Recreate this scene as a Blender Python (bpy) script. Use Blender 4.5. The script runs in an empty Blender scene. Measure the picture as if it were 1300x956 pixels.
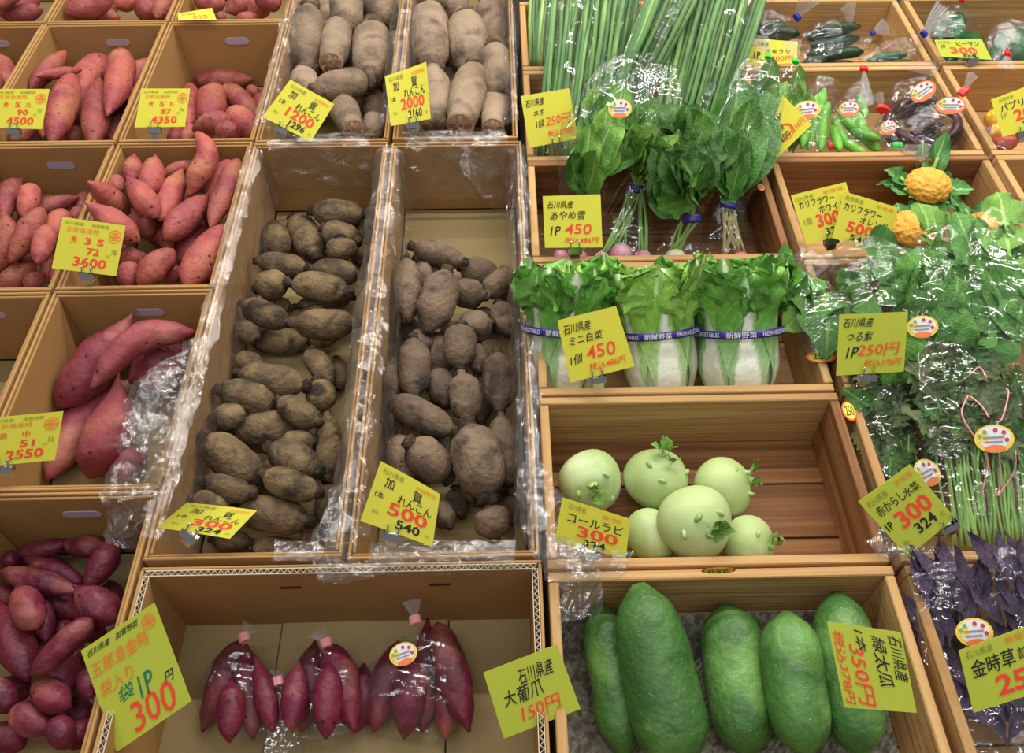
import bpy, bmesh, math, random
from mathutils import Vector, Matrix, noise

SC = bpy.context.scene
COL = SC.collection
R = random.Random(7)

# ------------------------------------------------------------------ camera
FPX, CX, CY = 1100.0, 650.0, 433.0          # focal length and principal point, in 1300x956 pixels
PITCH, YAW = math.radians(50.5), math.radians(1.2)
CAM = Vector((0, 0, 1.66))
cd = bpy.data.cameras.new('camera'); cam = bpy.data.objects.new('camera', cd); COL.objects.link(cam)
cam.location = CAM; cam.rotation_euler = (math.pi/2 - PITCH, 0, -YAW)
cd.sensor_width = 36; cd.lens = FPX/1300*36; cd.shift_y = -(478-CY)/1300; cd.clip_start = .02
SC.camera = cam
FW = Vector((math.sin(YAW)*math.cos(PITCH), math.cos(YAW)*math.cos(PITCH), -math.sin(PITCH)))
RT = Vector((math.cos(YAW), -math.sin(YAW), 0)); UPV = RT.cross(FW)

# ------------------------------------------------------------------ light
w = bpy.data.worlds.new('market_hall'); SC.world = w; w.use_nodes = True
w.node_tree.nodes['Background'].inputs[0].default_value = (.95, .97, 1.0, 1)
w.node_tree.nodes['Background'].inputs[1].default_value = .13
def lamp(x, y, z, power, size, col=(1, .93, .82), aim=None, sy=None):
    l = bpy.data.lights.new('market_or_fill_lamp', 'AREA'); l.shape = 'DISK' if sy is None else 'RECTANGLE'
    l.size = size; l.energy = power; l.color = col
    if sy: l.size_y = sy
    o = bpy.data.objects.new('market_or_fill_lamp', l); COL.objects.link(o); o.location = (x, y, z)
    d = Vector(aim if aim else (x, y, 0)) - o.location
    o.rotation_euler = d.to_track_quat('-Z', 'Y').to_euler()
for ly, lz, pw in ((1.5, 2.25, 9.5), (2.3, 2.3, 8.5)):       # fluorescent tubes above the stall
    for i in range(3): lamp(-.85+i*1.25, ly, lz, pw*(.62 if i == 0 else 1), 1.1, (1, .95, .88), aim=(-.85+i*1.25, ly-.2, .5), sy=.045)
for i in range(2): lamp(-.6+i*1.3, .35, 2.5, 3.5, 1.1, (1, .97, .93), aim=(-.6+i*1.3, .8, .5), sy=.045)  # added front fill, unseen, lifting the faces turned to the camera
for ly, lz in ((3.0, 2.5), (3.8, 2.6)):
    for i in range(3): lamp(-1.3+i*1.4, ly, lz, 5, 1.15, (1, .96, .9), aim=(-1.3+i*1.4, ly-1.2, .5), sy=.045)  # unseen far rows, added so the film catches glints
for i in range(3): lamp(-1.5+i*1.5, -.6, 2.7, 3.6, 1.2, (.95, .97, 1.0), aim=(-1.2+i*1.2, .9, .5), sy=.05)  # added strips behind the camera: fill, and glints on the wall film
SC.view_settings.view_transform = 'Standard'; SC.view_settings.look = 'None'
SC.view_settings.exposure = 0.70; SC.view_settings.gamma = 1
SC.cycles.transparent_max_bounces = 24; SC.cycles.max_bounces = 6
SC.cycles.caustics_reflective = False; SC.cycles.caustics_refractive = False

# ------------------------------------------------------------------ helpers
def at(px, py, z):
    d = FW + RT*((px-CX)/FPX) + UPV*((CY-py)/FPX)
    return CAM + d*((z-CAM.z)/d.z)
def depth(p): return (p-CAM).dot(FW)
def proj(p):
    v = p-CAM; k = FPX/v.dot(FW); return CX+v.dot(RT)*k, CY-v.dot(UPV)*k
def S(h):
    h = h.lstrip('#'); r = []
    for i in (0, 2, 4):
        c = int(h[i:i+2], 16)/255; r.append(c/12.92 if c <= .04045 else ((c+.055)/1.055)**2.4)
    return (*r, 1)
def sm(a, b, x):
    t = min(1, max(0, (x-a)/(b-a))); return t*t*(3-2*t)
def lerp(a, b, t): return a+(b-a)*t

def obj(name, verts, faces, mats, parent=None, origin=None, smooth=True, midx=None, uv=None, attr=None):
    """one mesh object; verts are world coordinates, origin becomes its pivot"""
    o0 = Vector(origin) if origin is not None else (Vector(parent.location) if parent is not None and parent.parent is None else Vector((0, 0, 0)))
    me = bpy.data.meshes.new(name)
    me.from_pydata([tuple(Vector(v)-o0) for v in verts], [], faces)
    for m in (mats if isinstance(mats, (list, tuple)) else [mats]): me.materials.append(m)
    if smooth: me.polygons.foreach_set('use_smooth', [True]*len(me.polygons))
    if midx: me.polygons.foreach_set('material_index', midx)
    if uv:
        L = me.uv_layers.new(name='UVMap')
        for lp in me.loops: L.data[lp.index].uv = uv[lp.vertex_index]
    if attr:
        a = me.attributes.new('tone', 'FLOAT', 'POINT'); a.data.foreach_set('value', attr)
    me.update()
    o = bpy.data.objects.new(name, me); COL.objects.link(o)
    if parent is not None:
        o.parent = parent
        base = Vector(parent.location) if parent.parent is None else Vector(parent.location)+Vector(parent.parent.location)
        o.location = o0 - base
    else: o.location = o0
    return o
def tag(o, label, cat, group=None, kind=None):
    o['label'] = label; o['category'] = cat
    if group: o['group'] = group
    if kind: o['kind'] = kind
    return o
def thing(name, label, cat, loc, group=None):
    o = bpy.data.objects.new(name, None); o.empty_display_size = .02; COL.objects.link(o); o.location = loc
    return tag(o, label, cat, group)

def boxgeo(x0, x1, y0, y1, z0, z1, b=0.0012):
    """a box with chamfered edges"""
    bm = bmesh.new()
    bmesh.ops.create_cube(bm, size=1, matrix=Matrix.Translation(((x0+x1)/2, (y0+y1)/2, (z0+z1)/2)) @ Matrix.Diagonal((x1-x0, y1-y0, z1-z0, 1)))
    if b: bmesh.ops.bevel(bm, geom=bm.edges[:], offset=b, segments=1, affect='EDGES')
    v = [x.co.copy() for x in bm.verts]
    for i, x in enumerate(bm.verts): x.index = i
    f = [[x.index for x in fc.verts] for fc in bm.faces]; bm.free()
    return v, f
def merge(parts):
    V, F = [], []
    for v, f in parts:
        b = len(V); V += v; F += [[i+b for i in q] for q in f]
    return V, F

def catmull(K, n):
    """n samples through tuples K"""
    K = [tuple(k) for k in K]; m = len(K)
    if m == 2: return [tuple(lerp(a, b, i/(n-1)) for a, b in zip(*K)) for i in range(n)]
    P = [tuple(2*a-b for a, b in zip(K[0], K[1]))]+K+[tuple(2*a-b for a, b in zip(K[-1], K[-2]))]
    out = []
    for i in range(n):
        u = i/(n-1)*(m-1); s = min(int(u), m-2); t = u-s
        p0, p1, p2, p3 = P[s:s+4]
        out.append(tuple(.5*((2*b)+(-a+c)*t+(2*a-5*b+4*c-d)*t*t+(-a+3*b-3*c+d)*t**3) for a, b, c, d in zip(p0, p1, p2, p3)))
    return out

def loft(P, RA, RB=None, up=Vector((0, 0, 1)), segs=14, caps=True, disp=None, uvs=False):
    """tube along points P; RA sideways and RB upward half sizes; disp(p, n, i, j) -> offset along n"""
    RB = RB or RA; n = len(P); V, F = [], []
    P = [Vector(p) for p in P]
    for i in range(n):
        T = (P[min(n-1, i+1)]-P[max(0, i-1)])
        T = T.normalized() if T.length > 1e-9 else Vector((0, 1, 0))
        sd = T.cross(up)
        sd = sd.normalized() if sd.length > 1e-4 else Vector((1, 0, 0))
        nn = sd.cross(T).normalized()
        for j in range(segs):
            a = 2*math.pi*j/segs
            d = sd*math.cos(a)*RA[i]+nn*math.sin(a)*RB[i]
            p = P[i]+d
            if disp:
                u = d.normalized() if d.length > 1e-9 else nn
                p = p+u*disp(p, u, i, j)
            V.append(p)
    for i in range(n-1):
        for j in range(segs):
            k = (j+1) % segs
            F.append([i*segs+j, i*segs+k, (i+1)*segs+k, (i+1)*segs+j])
    if caps:
        F.append([j for j in range(segs)][::-1]); F.append([(n-1)*segs+j for j in range(segs)])
    return V, F

# ------------------------------------------------------------------ materials
def nodes(name):
    m = bpy.data.materials.new(name); m.use_nodes = True
    nt = m.node_tree; b = nt.nodes['Principled BSDF']
    return m, nt, b
def N(nt, t, **kw):
    n = nt.nodes.new(t)
    for k, v in kw.items():
        if k.startswith('i_'): n.inputs[k[2:].replace('_', ' ')].default_value = v
        else: setattr(n, k, v)
    return n
def mixc(nt, fac, a, b, mode='MIX'):
    m = N(nt, 'ShaderNodeMix', data_type='RGBA', blend_type=mode)
    for s, v in ((0, fac), (6, a), (7, b)):
        if hasattr(v, 'is_linked'): nt.links.new(v, m.inputs[s])
        else: m.inputs[s].default_value = v
    return m.outputs[2]
def ramp(nt, src, p0, p1, c0=(0, 0, 0, 1), c1=(1, 1, 1, 1)):
    r = N(nt, 'ShaderNodeValToRGB'); e = r.color_ramp.elements
    e[0].position, e[1].position, e[0].color, e[1].color = p0, p1, c0, c1
    nt.links.new(src, r.inputs[0]); return r.outputs[0]
def surf(name, c1, c2, scale=8, lo=.4, hi=.62, rough=.6, bump=.15, bscale=60, spots=None, vary=.2, stretch=(1, 1, 1), c3=None, s3=20, spec=.35, dist=.4):
    m, nt, b = nodes(name)
    tc = N(nt, 'ShaderNodeTexCoord'); mp = N(nt, 'ShaderNodeMapping'); mp.inputs[3].default_value = stretch
    oi = N(nt, 'ShaderNodeObjectInfo')
    ad = N(nt, 'ShaderNodeVectorMath', operation='ADD'); sc = N(nt, 'ShaderNodeVectorMath', operation='SCALE'); sc.inputs[3].default_value = 7.0
    cmb = N(nt, 'ShaderNodeCombineXYZ')
    for i in range(3): nt.links.new(oi.outputs['Random'], cmb.inputs[i])
    nt.links.new(cmb.outputs[0], sc.inputs[0]); nt.links.new(tc.outputs['Object'], mp.inputs[0])
    nt.links.new(mp.outputs[0], ad.inputs[0]); nt.links.new(sc.outputs[0], ad.inputs[1]); vec = ad.outputs[0]
    n1 = N(nt, 'ShaderNodeTexNoise'); n1.inputs['Scale'].default_value = scale; n1.inputs['Detail'].default_value = 5; n1.inputs['Distortion'].default_value = dist
    nt.links.new(vec, n1.inputs[0])
    col = mixc(nt, ramp(nt, n1.outputs[0], lo, hi), c1, c2)
    if c3:
        n3 = N(nt, 'ShaderNodeTexNoise'); n3.inputs['Scale'].default_value = s3; n3.inputs['Detail'].default_value = 6; nt.links.new(vec, n3.inputs[0])
        col = mixc(nt, ramp(nt, n3.outputs[0], .52, .66), col, c3)
    if spots:
        v = N(nt, 'ShaderNodeTexVoronoi'); v.inputs['Scale'].default_value = spots[1]; nt.links.new(vec, v.inputs[0])
        col = mixc(nt, ramp(nt, v.outputs[0], spots[2]*.6, spots[2], (1, 1, 1, 1), (0, 0, 0, 1)), col, spots[0])
    if vary:
        hs = N(nt, 'ShaderNodeHueSaturation'); mr = N(nt, 'ShaderNodeMapRange')
        mr.inputs[3].default_value = 1-vary; mr.inputs[4].default_value = 1+vary
        nt.links.new(oi.outputs['Random'], mr.inputs[0]); nt.links.new(mr.outputs[0], hs.inputs['Value']); nt.links.new(col, hs.inputs['Color']); col = hs.outputs[0]
    nt.links.new(col, b.inputs['Base Color'])
    b.inputs['Roughness'].default_value = rough; b.inputs['Specular IOR Level'].default_value = spec
    if bump:
        n2 = N(nt, 'ShaderNodeTexNoise'); n2.inputs['Scale'].default_value = bscale; n2.inputs['Detail'].default_value = 4; nt.links.new(vec, n2.inputs[0])
        bp = N(nt, 'ShaderNodeBump'); bp.inputs['Strength'].default_value = bump; bp.inputs['Distance'].default_value = .01
        nt.links.new(n2.outputs[0], bp.inputs['Height']); nt.links.new(bp.outputs[0], b.inputs['Normal'])
    return m
def plain(name, c, rough=.5, metal=0, spec=.5):
    m, nt, b = nodes(name); b.inputs['Base Color'].default_value = c; b.inputs['Roughness'].default_value = rough
    b.inputs['Metallic'].default_value = metal; b.inputs['Specular IOR Level'].default_value = spec
    return m
M = {}
M['pink'] = surf('sweet_potato_skin', S('a6564a'), S('8a3c42'), 14, .38, .62, .55, .4, 80, (S('4a201c'), 48, .15), .2, c3=S('a4644a'), s3=18)
M['pinkbig'] = surf('large_sweet_potato_skin', S('9c4a4c'), S('7c323c'), 10, .38, .62, .5, .35, 60, (S('42181a'), 34, .13), .12, c3=S('ac6a5c'), s3=12)
M['red'] = surf('red_sweet_potato_skin', S('742636'), S('521630'), 12, .35, .65, .45, .35, 70, (S('340e16'), 45, .13), .2, c3=S('8c4a44'), s3=16)
M['tip'] = plain('root_tip', S('8a6a48'), .8)
M['lotus'] = surf('lotus_skin', S('85704f'), S('5a4a3a'), 18, .36, .62, .8, .55, 130, None, .16, c3=S('3a322a'), s3=22, spec=.2, dist=1.2)
M['lotusr'] = surf('lotus_skin_smooth', S('7c6854'), S('5c4c40'), 14, .38, .66, .74, .45, 130, (S('332a24'), 40, .10), .18, c3=S('40382f'), s3=26, spec=.22, dist=1.0)
M['lotuspale'] = surf('washed_lotus_skin', S('94806a'), S('756350'), 14, .36, .66, .75, .4, 110, (S('6a5644'), 60, .1), .12, c3=S('5e5044'), s3=16, spec=.25)
M['neck'] = surf('lotus_joint', S('241d18'), S('4c3c2a'), 60, .4, .6, .9, .8, 150, None, .1)
M['ring'] = surf('washed_lotus_joint', S('6e5a44'), S('4e3e30'), 40, .4, .6, .8, .5, 120, None, .1)
M['cut'] = surf('lotus_cut_flesh', S('b98a66'), S('a06a4a'), 40, .4, .6, .7, .2, 100, None, .05)
M['hole'] = plain('lotus_hole', S('4a1c12'), .8)
M['bud'] = surf('lotus_bud', S('c79a48'), S('a8702c'), 60, .4, .6, .6, .3, 120, None, .1)
M['card_x'] = surf('cardboard', S('b58c58'), S('ab8452'), 4, .3, .7, .75, .06, 300, None, .05, (1, 1, 1), spec=.15)
M['cardin'] = surf('cardboard_inside', S('a98150'), S('9f7847'), 5, .3, .7, .75, .06, 300, None, .05, spec=.15)
M['floorbox'] = surf('cardboard_bottom', S('9a875f'), S('8e7c56'), 5, .3, .7, .8, .06, 300, None, .04, spec=.15)
M['liner'] = surf('cardboard_paper_edge', S('d8cbb4'), S('c8b898'), 60, .3, .7, .8, .1, 300, None, .0)
M['slot'] = plain('hand_hole_film', S('b0a2b0'), .35)
for nm, st in (('wood_x', (1.2, 40, 40)), ('wood_y', (40, 1.2, 40))):
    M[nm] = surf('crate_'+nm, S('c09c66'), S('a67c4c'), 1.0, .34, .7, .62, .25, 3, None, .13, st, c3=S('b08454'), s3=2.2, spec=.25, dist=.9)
    M[nm+'d'] = surf('crate_dark_'+nm, S('94683e'), S('643e24'), .9, .36, .66, .62, .25, 3, None, .12, st, c3=S('7c4c28'), s3=2.0, spec=.25, dist=1.2)  # darker copy of the crate wood, partly shade put into the colour
M['metal'] = plain('clip_steel', S('c8c8c8'), .22, 1)
M['yellow'] = surf('yellow_card', S('dcd64a'), S('d6cf42'), 3, .2, .8, .55, 0, 10, None, .03, spec=.25)
M['lime'] = surf('lime_yellow_card', S('bcc444'), S('b5bd3e'), 3, .2, .8, .55, 0, 10, None, .03, spec=.25)
INK = {'k': plain('black_ink', S('1c1c1c'), .6), 'r': plain('red_ink', S('f0482c'), .6), 'o': plain('orange_ink', S('f08030'), .6),
       'g': plain('green_ink', S('0a7a54'), .6), 'y': plain('grey_ink', S('8a8a30'), .7), 'w': plain('white_ink', S('f2f2f2'), .6)}
def film(name, haze=.004, lo=.06, hi=.45, rough=.06, bump=.2, bscale=20):
    m = bpy.data.materials.new(name); m.use_nodes = True; nt = m.node_tree; nt.nodes.clear()
    out = N(nt, 'ShaderNodeOutputMaterial'); tr = N(nt, 'ShaderNodeBsdfTransparent'); gl = N(nt, 'ShaderNodeBsdfGlossy'); df = N(nt, 'ShaderNodeBsdfDiffuse')
    tr.inputs[0].default_value = (.97, .975, .98, 1); gl.inputs['Roughness'].default_value = rough; df.inputs[0].default_value = (.9, .9, .92, 1)
    tc = N(nt, 'ShaderNodeTexCoord'); nz = N(nt, 'ShaderNodeTexNoise'); nz.inputs['Scale'].default_value = bscale; nz.inputs['Detail'].default_value = 3; nz.inputs['Distortion'].default_value = 1.6
    nt.links.new(tc.outputs['Object'], nz.inputs[0])
    bp = N(nt, 'ShaderNodeBump'); bp.inputs['Strength'].default_value = bump; bp.inputs['Distance'].default_value = .012
    nt.links.new(nz.outputs[0], bp.inputs['Height']); nt.links.new(bp.outputs[0], gl.inputs['Normal'])
    lw = N(nt, 'ShaderNodeLayerWeight'); lw.inputs[0].default_value = .35; nt.links.new(bp.outputs[0], lw.inputs['Normal'])
    mr = N(nt, 'ShaderNodeMapRange'); mr.inputs[3].default_value = lo; mr.inputs[4].default_value = hi
    pw = N(nt, 'ShaderNodeMath', operation='POWER'); pw.inputs[1].default_value = 2.8
    nt.links.new(lw.outputs['Facing'], pw.inputs[0]); nt.links.new(pw.outputs[0], mr.inputs[0])
    m1 = N(nt, 'ShaderNodeMixShader'); m2 = N(nt, 'ShaderNodeMixShader'); m1.inputs[0].default_value = haze
    nt.links.new(tr.outputs[0], m1.inputs[1]); nt.links.new(df.outputs[0], m1.inputs[2])
    nt.links.new(mr.outputs[0], m2.inputs[0]); nt.links.new(m1.outputs[0], m2.inputs[1]); nt.links.new(gl.outputs[0], m2.inputs[2])
    nt.links.new(m2.outputs[0], out.inputs[0]); return m
M['film'] = film('clear_plastic_film')
M['crumple'] = film('crumpled_plastic_film', .03, .13, .5, .14, .35, 45)
M['fan'] = film('gathered_plastic_film', .22, .06, .5, .2, .7, 120)
M['floor'] = surf('concrete_floor', S('4a4846'), S('3a3836'), 2, .3, .7, .7, .1, 30, None, 0)
M['black'] = plain('black_board', S('1c1a18'), .7)

# ------------------------------------------------------------------ the stall
obj('floor', [(-4, -3, 0), (4, -3, 0), (4, 5, 0), (-4, 5, 0)], [[0, 1, 2, 3]], M['floor'], smooth=False)['kind'] = 'structure'
obj('wall_back', [(-4, 4.9, 0), (4, 4.9, 0), (4, 4.9, 3.2), (-4, 4.9, 3.2)], [[0, 1, 2, 3]], M['floor'], smooth=False)['kind'] = 'structure'
st = thing('display_table', 'low dark display table under all the boxes and crates', 'table', (0, 1.2, 0))
obj('table_top', *boxgeo(-1.32, 1.45, .08, 2.35, .42, .45), M['black'], st, smooth=False)
obj('riser_board', *boxgeo(.05, 1.42, .1, 2.3, .4505, .4995), M['black'], st, smooth=False)
for lx in (-1.2, 0, 1.3):
    for ly in (.25, 2.2): obj('leg', *boxgeo(lx-.03, lx+.03, ly-.03, ly+.03, 0, .4195), M['black'], st, smooth=False)

ZR = .62
BOX = {}
def cardboard(key, x0, x1, y0, y1, label, zr=ZR, slot=True, corr=False, mat='card_x', group='cardboard boxes of produce'):
    t = thing('cardboard_box', label, 'box', ((x0+x1)/2, (y0+y1)/2, .451), group)
    zb, th = .451, .0042
    W = [('x', x0, 0), ('x', x1, 1), ('y', y0, 0), ('y', y1, 1)]
    for ax, c, s in W:
        sg = -1 if s else 1
        dz = R.uniform(-.002, .001)
        if ax == 'x':
            o1 = (c, c+sg*th); i1 = (c+sg*(th+.0012), c+sg*(2*th+.0012))
            if not corr or s == 0 and False: pass
            g1 = boxgeo(min(o1), max(o1), y0+th, y1-th, zb, zr+dz); g2 = boxgeo(min(i1), max(i1), y0+2*th+.002, y1-2*th-.002, zb+.004, zr-.003+dz)
        else:
            o1 = (c, c+sg*th); i1 = (c+sg*(th+.0012), c+sg*(2*th+.0012))
            g1 = boxgeo(x0, x1, min(o1), max(o1), zb, zr+dz); g2 = boxgeo(x0+th+.001, x1-th-.001, min(i1), max(i1), zb+.004, zr-.003+dz)
        obj('side_panel', *g1, M[mat], t, smooth=False)
        if not corr or (ax == 'y' and s == 0): obj('folded_panel', *g2, M['cardin'], t, smooth=False)
        if corr and not (ax == 'y' and s == 0):
            # raw cut edge: fluting between two paper liners
            a0, a1 = (y0+.012, y1-.012) if ax == 'x' else (x0+.006, x1-.006)
            g = c+sg*(th+.0005); h = c+sg*(th+.0075)
            if ax == 'x': gg = boxgeo(min(h, h+sg*.0012), max(h, h+sg*.0012), a0, a1, zb+.004, zr-.002, 0)
            else: gg = boxgeo(a0, a1, min(h, h+sg*.0012), max(h, h+sg*.0012), zb+.004, zr-.002, 0)
            obj('folded_panel', *gg, M['cardin'], t, smooth=False)
            lv = [boxgeo(*( (min(q, q+sg*.0009), max(q, q+sg*.0009), a0, a1) if ax == 'x' else (a0, a1, min(q, q+sg*.0009), max(q, q+sg*.0009))), zr-.0035, zr-.0004, 0) for q in (g, h)]
            o = obj('paper_edge', *merge(lv), M['liner'], t, smooth=False)
            V, F = [], []; n = int((a1-a0)/.0042)
            for i in range(n+1):
                u = lerp(a0, a1, i/n); q = g+sg*(.0012 if i % 2 else .0062)
                for z in (zr-.0006, zr-.03):
                    for e in (-.0004, .0004):
                        V.append((q+e, u, z) if ax == 'x' else (u, q+e, z))
            for i in range(n):
                b = 4*i; F += [[b, b+4, b+6, b+2], [b+1, b+3, b+7, b+5], [b, b+1, b+5, b+4]]
            o = obj('fluting', V, F, M['liner'], t, smooth=False)
    if corr:
        xs = [x0+.009, lerp(x0, x1, .29), lerp(x0, x1, .75), x1-.009]
        for i in range(3): obj('bottom_flap', *boxgeo(xs[i]+.0008, xs[i+1]-.0008, y0+.01, y1-.01, zb, zb+.005+(.003 if i == 1 else 0)), M['floorbox'], t, smooth=False)
        for u in (.36, .74):
            cx = lerp(x0, x1, u)
            obj('hand_slot', *merge([boxgeo(cx-.014, cx+.014, y1-.0135, y1-.0125, zr-.045, zr-.038, .0004)]), M['hole'], t, smooth=False)
    else:
        obj('bottom_panel', *boxgeo(x0+.012, x1-.012, y0+.012, y1-.012, zb, zb+.005), M['floorbox'], t, smooth=False)
    if slot:
        cx, cz, L, hh = (x0+x1)/2+.012, zr-.045, .016, .011
        V = []
        for d in (0, .0012):
            for i in range(16):
                a = 2*math.pi*i/16; sx = L if math.cos(a) > 0 else -L
                V.append((cx+sx+hh*math.cos(a), y1-.0096-d, cz+hh*.8*math.sin(a)))
        F = [[16+i for i in range(16)]]+[[i, (i+1) % 16, 16+(i+1) % 16, 16+i] for i in range(16)]
        obj('hand_hole', V, F, M['slot'], t, smooth=False)
    BOX[key] = dict(x0=x0+.0105, x1=x1-.0105, y0=y0+.0105, y1=y1-.0105, zf=zb+.006, name=key, items=[])
    return t

def crate(key, x0, x1, y0, y1, label, zr=ZR, planks=3, dark=''):
    t = thing('wooden_crate', label, 'crate', ((x0+x1)/2, (y0+y1)/2, .5005), 'wooden produce crates')
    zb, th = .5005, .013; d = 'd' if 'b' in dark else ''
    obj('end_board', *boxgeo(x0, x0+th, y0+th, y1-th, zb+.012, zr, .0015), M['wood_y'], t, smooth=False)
    obj('end_board', *boxgeo(x1-th, x1, y0+th, y1-th, zb+.012, zr, .0015), M['wood_yd' if 'p' in dark else 'wood_y'], t, smooth=False)  # right board can take the darker copy: its shade is in the colour
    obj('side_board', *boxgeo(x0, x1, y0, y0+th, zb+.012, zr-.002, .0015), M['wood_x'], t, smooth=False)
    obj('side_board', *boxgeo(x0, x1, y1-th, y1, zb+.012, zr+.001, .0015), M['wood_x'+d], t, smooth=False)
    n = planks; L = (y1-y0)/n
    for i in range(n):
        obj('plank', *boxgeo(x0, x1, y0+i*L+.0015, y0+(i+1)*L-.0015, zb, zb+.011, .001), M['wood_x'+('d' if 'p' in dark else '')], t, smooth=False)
    for cx in (x0+.006, x1-.006):
        for k in range(3):
            for yy in (y0, y1):
                z = zb+.03+k*.03
                sgn = -1 if yy == y0 else 1
    BOX[key] = dict(x0=x0+th, x1=x1-th, y0=y0+th, y1=y1-th, zf=zb+.0115, name=key, items=[])
    return t
R1, R2, R3, R4, R5 = (1.805, 2.20), (1.37, 1.80), (.983, 1.366), (.608, .979), (.225, .604)
c0, c1, c1b, c2 = (-1.27, -1.008), (-1.004, -.734), (-.99, -.735), (-.728, -.470)
cardboard('edge2', *c0, *R2, 'cardboard box cut by the left frame edge, showing one potato tip', group=None)
cardboard('top0', *c0, *R1, 'cardboard box in the top left corner of the frame', group=None)
cardboard('top1', *c1, *R1, 'cardboard box at the top edge with a shiny clip on its front', group=None)
cardboard('top2', *c2, *R1, 'cardboard box at the top edge with a card lying low in its front', group=None)
cardboard('4500', *c1, *R2, 'cardboard box of long sweet potatoes under the upper left card', group=None)
cardboard('4350', *c2, *R2, 'half-filled cardboard box with one purple potato lying across the top', group=None)
cardboard('left', *c1b, *R3, 'cardboard box of slim sweet potatoes at the left frame edge', group=None)
cardboard('3600', *c2, *R3, 'cardboard box heaped with short pink sweet potatoes to the rim', group=None)
cardboard('bare', *c1b, *R4, 'bare empty cardboard box at the left frame edge', group=None)
cardboard('2550', *c2, *R4, 'cardboard box of a few very large sweet potatoes', group=None)
cardboard('purple', *c2, *R5, 'cardboard box of dark red sweet potatoes in the bottom left corner', group=None)
cardboard('lotus300', -.466, -.210, .502, 1.358, 'long film-lined box of small muddy lotus roots with a curled card', slot=False, group=None)
cardboard('lotus500', -.202, .046, .497, 1.358, 'long film-lined box of dark lotus roots beside the wooden crates', slot=False, group=None)
cardboard('lotus1200', -.466, -.210, 1.366, 2.2, 'film-lined box of thick pale lotus roots beside the sweet potatoes', slot=False, group=None)
cardboard('lotus2000', -.202, .040, 1.366, 2.2, 'film-lined box of thick pale lotus roots beside the scallions', slot=False, group=None)
cardboard('bags', -.464, .048, .13, .492, 'wide cardboard box with raw corrugated edges and bagged sweet potatoes', slot=False, corr=True, group=None)
xa, xb, xc = (.056, .497), (.513, .925), (.94, 1.36)
Y = [(.19, .474), (.48, .748), (.754, 1.025), (1.031, 1.293), (1.299, 1.59), (1.597, 1.866)]
crate('cucumber', *xa, *Y[0], 'wooden crate holding the big green cucumbers')
crate('kohlrabi', *xa, *Y[1], 'wooden crate holding the pale green kohlrabi', dark='p')
crate('cabbage', *xa, *Y[2], 'wooden crate holding three taped mini napa cabbages')
crate('turnip', *xa, *Y[3], 'dark-shadowed wooden crate holding bagged pink turnips', dark='bp')  # shade under the bundles is put into the board and plank colour
crate('onion', *xa, *Y[4], 'wooden crate holding the long scallion bundles')
crate('onion2', *xa, *Y[5], 'wooden crate at the top edge behind the scallion bundles')
crate('spinach', *xb, *Y[0], 'wooden crate in the bottom right corner holding purple leaf bags')
crate('mustard', *xb, *Y[1], 'wooden crate holding the bagged feathery mustard greens')
crate('malabar', *xb, *Y[2], 'wooden crate buried under the broad green leaf bags')
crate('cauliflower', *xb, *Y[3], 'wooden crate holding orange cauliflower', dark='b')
crate('bean', *xb, *Y[4], 'wooden crate holding bags of beans and bags of dark red pods')
crate('cuke', *xb, *Y[5], 'wooden crate at the top holding bags of small dark cucumbers')
crate('blank', *xc, *Y[3], 'empty wooden crate at the right edge below the paprika crate')
crate('paprika', *xc, *Y[4], 'wooden crate at the right edge holding yellow and red paprika')
crate('pepper', *xc, *Y[5], 'wooden crate in the top right corner holding bagged green peppers')
crate('leafside', *xc, *Y[2], 'wooden crate at the right edge half covered by leaf bags')
crate('mustside', *xc, *Y[1], 'wooden crate at the right edge beside the mustard greens')
# ------------------------------------------------------------------ roots (sweet potatoes, lotus)
def prof_potato(t, fat=.5, sharp=1.0):
    u = t**(math.log(.5)/math.log(fat))
    return max(.1, (max(0, 1-abs(2*u-1)**2.5))**(.62*sharp))
def prof_barrel(t, neck=.34, p=3.4, c0=False, c1=False, ext=.06):
    a, b = (0 if c0 else ext), (1 if c1 else 1-ext)
    if t < a or t > b: return neck*(.9+.1*math.cos(t*60))
    u = (t-a)/(b-a)
    v = (max(0, 1-abs(2*u-1)**p))**.62
    return max(.86 if (c0 and u < .5) or (c1 and u > .5) else neck, v)
def curve_px(K, n): return catmull(K, n)
def solve(K, box, z0, prof, n, up=.07, free=False, tilt=0.0):
    """unproject a pixel curve into the box, raising it until it rests clear of what lies there"""
    C = curve_px([k[:3] for k in K], n)
    zk = [k[3] for k in K] if len(K[0]) > 3 else None
    best = None; ok = False
    for tilt in ((tilt,) if zk or free else (tilt, .03, -.03, .06, -.06, .1, -.1)):
        for step in range(9):
            zb = z0+step*up/8; lift = 0; dx = dy = 0
            for rep in range(2):
                P, RR = [], []
                for i, (c, p) in enumerate(zip(C, prof)):
                    if zk:
                        u = i/(n-1)*(len(zk)-1); s = min(int(u), len(zk)-2); z = lerp(zk[s], zk[s+1], u-s)
                    else: z = zb+lift+tilt*(i/(n-1)-.5)
                    q = at(c[0], c[1], z); P.append(q); RR.append(max(.0012, c[2]/2*depth(q)/FPX*p))
                if zk: break
                lift = max(0, max(box['zf']+r*.9-p.z for p, r in zip(P, RR)))
                if lift < .001: break
            P, pen = fit(P, RR, box, free, 1 if shape_potato(n) else 3)
            pen += .02*abs(tilt)
            if best is None or pen < best[0]-2e-4: best = (pen, P, RR)
            if pen <= .0015 or zk: ok = True; break
        if ok: break
    pen, P, RR = best
    for i in range(1, n-1, 3): box['items'].append((P[i], RR[i]))
    return P, RR
def shape_potato(n): return True
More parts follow.
